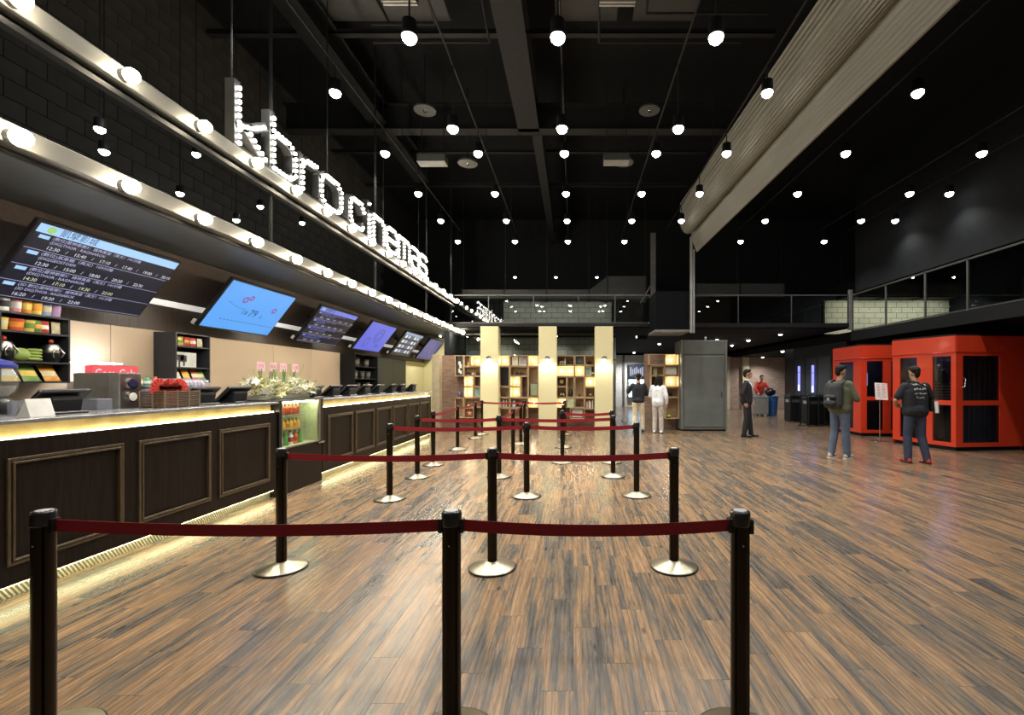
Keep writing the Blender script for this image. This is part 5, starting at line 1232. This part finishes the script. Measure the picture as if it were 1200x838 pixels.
def person(label, x, y, face, H, top, bottom, shoes, arms, legs=None, head_turn=0, build_=1.0, sleeve='long', hair='short', lean=0, jacket=None, coat_len=.0, z0=0, face_skin=None, group=None):
    """face: heading in degrees, 0 looks away along +Y, 90 looks towards -X, -90 towards +X. Built facing +Y."""
    t = thing('person', label, 'person', (x,y,z0), math.radians(face)); s = H/1.74
    V = lambda a, b, c: Vector((a*s, b*s+lean*max(0, c-.95)*s, c*s))
    L = legs or {}
    hipL, hipR = V(-.085,0,.93), V(.085,0,.93)
    knL, knR = V(*L.get('kl', (-.095,.02,.50))), V(*L.get('kr', (.095,.02,.50)))
    anL, anR = V(*L.get('al', (-.105,0,.09))), V(*L.get('ar', (.105,0,.09)))
    shL, shR = V(-.178,0,1.40), V(.178,0,1.40)
    eL, wL, hdL, pnL = arms['L']; eR, wR, hdR, pnR = arms['R']
    eL, wL, eR, wR = V(*eL), V(*wL), V(*eR), V(*wR)
    bw = build_
    body = MB()
    def torso(mb, g, lo=.92, hi=1.44):
        for dx in (-1,1):
            capsule(mb, V(dx*.075*bw,0,1.0), V(dx*.085*bw,-.0,1.30), (.095*bw+g)*s, (.10*bw+g)*s)
            capsule(mb, V(dx*.06,-.005,1.30), V(dx*.155,-.01,1.395), (.10+g)*s, (.062+g)*s)
        capsule(mb, V(0,.02,1.02), V(0,.02,1.30), (.10*bw+g)*s, (.105*bw+g)*s)
        capsule(mb, V(0,-.01,1.38), V(0,-.0,1.45), (.07+g)*s, (.058+g*.5)*s)
    def limb(mb, pts, rs, g=0):
        for (a, b), (ra, rb) in zip(zip(pts[:-1], pts[1:]), zip(rs[:-1], rs[1:])): capsule(mb, a, b, (ra+g)*s, (rb+g)*s)
    torso(body, 0)
    capsule(body, V(-.05,-.01,.96), V(.05,-.01,.96), .105*s, .105*s)
    for h, k, a in ((hipL,knL,anL),(hipR,knR,anR)):
        limb(body, [h, k, a], [.085,.055,.038]); capsule(body, a+Vector((0,-.03,-.04))*s, a+Vector((0,.14,-.055))*s, .035*s, .028*s)
    for sh, e, w_, hd, pn, sd in ((shL,eL,wL,hdL,pnL,-1),(shR,eR,wR,hdR,pnR,1)):
        limb(body, [sh, e, w_], [.050,.040,.027]); hand(body, w_, hd, pn, sd)
    capsule(body, V(0,-.01,1.43), V(0,.012,1.55), .052*s, .05*s)
    ht = math.radians(head_turn); hc = V(0,.025,1.635); R_ = Matrix.Rotation(ht, 3, 'Z')
    def hp(a, b, c): return hc+(R_ @ Vector((a,b,c)))*s
    body.sph(hc+(R_ @ Vector((0,-.01,.02)))*s, (.076*s,.092*s,.098*s), 16, 12)
    capsule(body, hp(0,.035,-.06), hp(0,.055,-.085), .052*s, .036*s)
    capsule(body, hp(0,.082,.01), hp(0,.108,-.022), .012*s, .017*s, 8)
    capsule(body, hp(-.04,.07,.032), hp(.04,.07,.032), .018*s, .018*s, 8)
    capsule(body, hp(-.016,.086,-.058), hp(.016,.086,-.058), .011*s, .011*s, 8)
    for e in (-1,1): capsule(body, hp(e*.077,-.012,.02), hp(e*.08,-.012,-.03), .016*s, .012*s, 8)
    remesh(body, 'body', SKIN, t, .0085, 3)
    for e in (-1,1): MB().sph(hp(e*.03,.078,.012), .0115*s, 8, 6).build('eye', EYE_, t, True)
    MB().sph(hp(0,.094,-.058), (.022*s,.008*s,.007*s), 8, 6).build('mouth', LIP, t, True)
    hm = MB()
    hm.sph(hp(0,-.022,.045), (.084*s,.096*s,.090*s), 16, 10)
    capsule(hm, hp(0,-.07,.0), hp(0,-.072,-.05), .055*s, .04*s); capsule(hm, hp(-.04,.05,.095), hp(.04,.05,.095), .028*s, .028*s)
    if hair == 'long':
        for e in (-.05,0,.05): capsule(hm, hp(e,-.06,.0), hp(e*1.2,-.075,-.22), .05*s, .04*s)
    if hair == 'cap': capsule(hm, hp(0,.06,.075), hp(0,.13,.07), .05*s, .03*s)
    fz = R_.inverted()
    def cuthair(c):
        q = fz @ ((c-hc)/s); return (q.y > .045 and q.z < .055) or (abs(q.x) > .05 and q.y > .0 and q.z < .02)
    remesh(hm, 'hair', HAIR, t, .011*s, 3, None if hair == 'cap' else cuthair)
    # clothes
    tm = MB(); torso(tm, .016); capsule(tm, V(-.06*bw,-.008,.95), V(.06*bw,-.008,.95), .130*bw*s, .130*bw*s)
    if coat_len: capsule(tm, V(-.06,0,.95-coat_len), V(.06,0,.95-coat_len), .125*s, .125*s)
    for sh, e, w_ in ((shL,eL,wL),(shR,eR,wR)):
        if sleeve == 'long': limb(tm, [sh, e, w_-(w_-e).normalized()*.03*s], [.052,.044,.034], .016)
        else: limb(tm, [sh, sh+(e-sh)*.75], [.054,.052], .018)
    if jacket:
        remesh(tm, 'jacket', jacket, t, .012, 5, lambda c: c.y > .02*s and abs(c.x) < max(0, (.022+.26*(c.z/s-1.02)))*s and c.z > 1.02*s and c.z < 1.5*s)
        sm = MB(); torso(sm, .006); capsule(sm, V(0,0,1.44), V(0,.005,1.49), .062*s, .058*s); remesh(sm, 'shirt', top, t, .012, 4)
    else: remesh(tm, 'top', top, t, .012, 5)
    bm_ = MB(); capsule(bm_, V(-.055*bw,-.012,.95), V(.055*bw,-.012,.95), .112*bw*s, .112*bw*s)
    for h, k, a in ((hipL,knL,anL),(hipR,knR,anR)):
        limb(bm_, [h, k, a+Vector((0,0,-.015))*s], [.088,.062,.052], .012)
    capsule(bm_, V(-.05,-.02,.90), V(.05,-.02,.90), .10*s, .10*s)
    remesh(bm_, 'trousers', bottom, t, .012, 4)
    for a in (anL, anR):
        fm = MB(); capsule(fm, Vector((a.x,a.y-.045*s,.042*s)), Vector((a.x*1.08,a.y+.15*s,.036*s)), .042*s, .036*s); capsule(fm, Vector((a.x,a.y-.03*s,.05*s)), Vector((a.x,a.y-.02*s,.095*s)), .044*s, .042*s)
        o = remesh(fm, 'shoe', shoes, t, .009, 3, lambda c: c.z < .004)
        MB().prism([(a.x+q[0]*s, a.y+q[1]*s) for q in ((-.036,-.075),(.036,-.075),(.044,.06),(.038,.16),(0,.185),(-.038,.16),(-.044,.06))], 0, .016).build('sole', M_gloss if shoes is not LT_SHOE else M_white, o)
    return t
cloth = lambda n, c, r=.8: mat('cloth_'+n, c, r, var=.18, scale=14, bump=.15)
BLKSUIT, WSHIRT, OLIVE, JEAN, JEAN2, BLKT, CREAM, GREYT = cloth('suit',(.012,.013,.018)), cloth('shirt',(.75,.77,.80)), cloth('olive',(.10,.105,.065)), cloth('denim',(.085,.115,.18)), cloth('dark_denim',(.035,.045,.085)), cloth('tee',(.012,.013,.02)), cloth('cream',(.70,.62,.44)), cloth('grey',(.45,.44,.42))
DK_SHOE, LT_SHOE, RED_SHOE, REDT = mat('shoe_black',(.012,.011,.01),.3), mat('shoe_sand',(.42,.36,.27),.7), mat('shoe_red',(.30,.035,.025),.6), cloth('red',(.62,.06,.04))
dn = (0,.05,-1)
person('man in black suit and white shirt standing by the grey cabinet', 4.53, 12.15, -112, 1.75, WSHIRT, BLKSUIT, DK_SHOE,
       {'L': ((-.25,-.06,1.12),(-.17,.10,.95),(.35,.5,-.75),(1,0,0)), 'R': ((.26,-.10,1.13),(.20,-.02,.90),(.0,.25,-1),(-1,0,0))},
       {'kl': (-.10,.05,.50), 'al': (-.12,.10,.09), 'kr': (.10,.0,.50), 'ar': (.11,-.06,.09)}, head_turn=10, jacket=BLKSUIT, coat_len=.06, build_=1.16)
p2 = person('man with grey backpack, olive jacket and jeans facing the red booths', 5.03, 8.78, -62, 1.74, OLIVE, JEAN, LT_SHOE,
       {'L': ((-.27,.06,1.13),(-.10,.26,1.18),(.7,.5,.25),(0,-1,0)), 'R': ((.27,.08,1.12),(.08,.28,1.20),(-.7,.4,.3),(0,-1,0))},
       {'al': (-.12,-.08,.09), 'kl': (-.10,.0,.5), 'ar': (.10,.06,.09)}, head_turn=-8, build_=1.12, hair='cap', coat_len=.02)
# backpack
bp_t = thing('backpack', 'dark grey backpack worn by the man in the olive jacket', 'backpack', p2.location, math.radians(-62))
Mb = cloth('backpack',(.030,.033,.038))
m = MB(); 
for dx in (-.09,.09):
    capsule(m, (dx,-.21,1.02), (dx,-.19,1.36), .085, .075)
capsule(m, (0,-.23,1.02), (0,-.21,1.34), .095, .08); remesh(m, 'bag_body', Mb, bp_t, .012, 4)
m = MB(); capsule(m, (-.07,-.315,1.05), (.07,-.315,1.05), .05, .05); capsule(m, (-.07,-.30,1.16), (.07,-.30,1.16), .045, .045); remesh(m, 'front_pocket', Mb, bp_t, .010, 3)
for dx in (-.12,.12): MB().tube([(dx,-.14,1.40),(dx,-.03,1.475),(dx,.09,1.43),(dx*1.1,.135,1.30),(dx*1.2,.10,1.15),(dx*1.2,-.08,1.05)], .02).build('strap', Mb, bp_t, True)
m = MB(); mb_text(m, 'X', .05, Matrix(((-1,0,0,.0),(0,0,-1,-.368),(0,1,0,1.08),(0,0,0,1))), 'CENTER') if False else m.cyl((0,-.355,1.12),(0,-.36,1.12),.03,n=12); m.build('patch', mat('patch_grey',(.25,.26,.28),.6), bp_t)
p3 = person('man in black printed T-shirt and jeans seen from behind by the red booth', 6.06, 8.25, -3, 1.70, BLKT, JEAN2, RED_SHOE,
       {'L': ((-.31,.05,1.14),(-.20,.22,1.05),(.75,.4,-.1),(0,-1,0)), 'R': ((.30,-.0,1.13),(.24,.14,.95),(-.3,.6,-.5),(-1,0,0))},
       {'kl': (-.10,.05,.50), 'al': (-.11,.02,.09), 'kr': (.12,.02,.50), 'ar': (.17,-.06,.09)}, head_turn=6, build_=1.14, sleeve='short', coat_len=.03)
# white print on the T-shirt back, laid on the cloth
top_o = [c for c in p3.children if c.name.startswith('top')][0]
pr = MB(); rp = random.Random(5)
for r in range(4):
    for k in range(5):
        x0 = -.03+.045*k-.06; z0 = 1.38-.075*r
        if r == 3 and k in (0,4): continue
        for q in range(2):
            xa, za, w_, h_ = x0+.02*q+rp.uniform(-.003,.003), z0+rp.uniform(-.01,.01), .014, (.03,.012,.02)[rp.randrange(3)]
            quad = []
            for (u, v) in ((xa,za),(xa+w_,za),(xa+w_,za+h_),(xa,za+h_)):
                ok, loc, nr, _ = top_o.ray_cast(Vector((u,-1,v)), Vector((0,1,0)))
                if ok: quad.append(loc+Vector((0,-.003,0)))
            if len(quad) == 4: pr.add(quad, [(0,1,2,3)])
pr.build('back_print', mat('print_ink', (.62,.64,.66), .6), top_o)
t = thing('shoulder_bag', 'small black shoulder bag with white bottle on the hip of the T-shirt man', 'bag', p3.location, p3.rotation_euler.z)
MB().box(.20, .27, -.13, .10, .92, 1.12).build('bag_body', M_black, t, bevel=.02, seg=2); MB().tube([(.23,-.08,1.12),(.10,-.15,1.35),(-.10,-.10,1.455),(-.16,.0,1.46)], .012).build('strap', M_black, t)
MB().cyl((.265,-.16,.90), (.265,-.14,1.10), .03, n=10).build('white_flask', M_white, t, True)
person('person in black top and cream trousers facing the corridor displays', 1.85, 13.25, -8, 1.66, BLKT, CREAM, DK_SHOE,
       {'L': ((-.30,.08,1.20),(-.30,.26,1.36),(-.1,.6,.7),(1,0,0)), 'R': ((.26,.06,1.14),(.10,.24,1.14),(-.8,.4,.0),(0,-1,0))},
       {'al': (-.13,-.06,.09), 'ar': (.13,.07,.09), 'kr': (.12,.06,.5)}, sleeve='long')
person('person in loose white shirt and pale trousers beside the bookcase by the grey cabinet', 2.36, 13.0, -20, 1.60, WSHIRT, cloth('pale',(.50,.46,.42)), M_white,
       {'L': ((-.25,.06,1.12),(-.14,.22,1.05),(.7,.5,-.1),(0,-1,0)), 'R': ((.26,-.03,1.12),(.26,.05,.88),(0,.2,-1),(-1,0,0))}, lean=.10, coat_len=.05, hair='long')
person('person in red shirt leaning over the service cart in the corridor', 8.12, 20.3, 180, 1.70, REDT, GREYT, DK_SHOE,
       {'L': ((-.30,.22,1.14),(-.22,.40,1.0),(0,.7,-.6),(0,0,-1)), 'R': ((.30,.22,1.14),(.22,.40,1.0),(0,.7,-.6),(0,0,-1))}, lean=.35)
# seated singer inside the near booth
person('person in striped shirt inside the large red booth', 8.55, 10.75, -15, 1.62, cloth('stripe_shirt',(.45,.45,.47)), cloth('black_jeans',(.02,.02,.025)), DK_SHOE,
       {'L': ((-.25,.10,1.13),(-.12,.28,1.15),(.5,.6,.3),(0,-1,0)), 'R': ((.25,.08,1.13),(.12,.26,1.15),(-.5,.6,.3),(0,-1,0))}, hair='long', z0=.086)
st_m = MATS['cloth_stripe_shirt']; N, L = st_m.node_tree.nodes, st_m.node_tree.links
g_ = N.new('ShaderNodeNewGeometry'); sx = N.new('ShaderNodeSeparateXYZ'); L.new(g_.outputs['Position'], sx.inputs[0])
mm = N.new('ShaderNodeMath'); mm.operation = 'MULTIPLY'; mm.inputs[1].default_value = 95; L.new(sx.outputs[2], mm.inputs[0])
ms = N.new('ShaderNodeMath'); ms.operation = 'SINE'; L.new(mm.outputs[0], ms.inputs[0])
rp_ = N.new('ShaderNodeValToRGB'); rp_.color_ramp.interpolation = 'CONSTANT'; rp_.color_ramp.elements[0].color = (.06,.06,.07,1); rp_.color_ramp.elements[1].position = .5; rp_.color_ramp.elements[1].color = (.55,.55,.56,1)
L.new(ms.outputs[0], rp_.inputs[0]); L.new(rp_.outputs[0], N['Principled BSDF'].inputs['Base Color'])
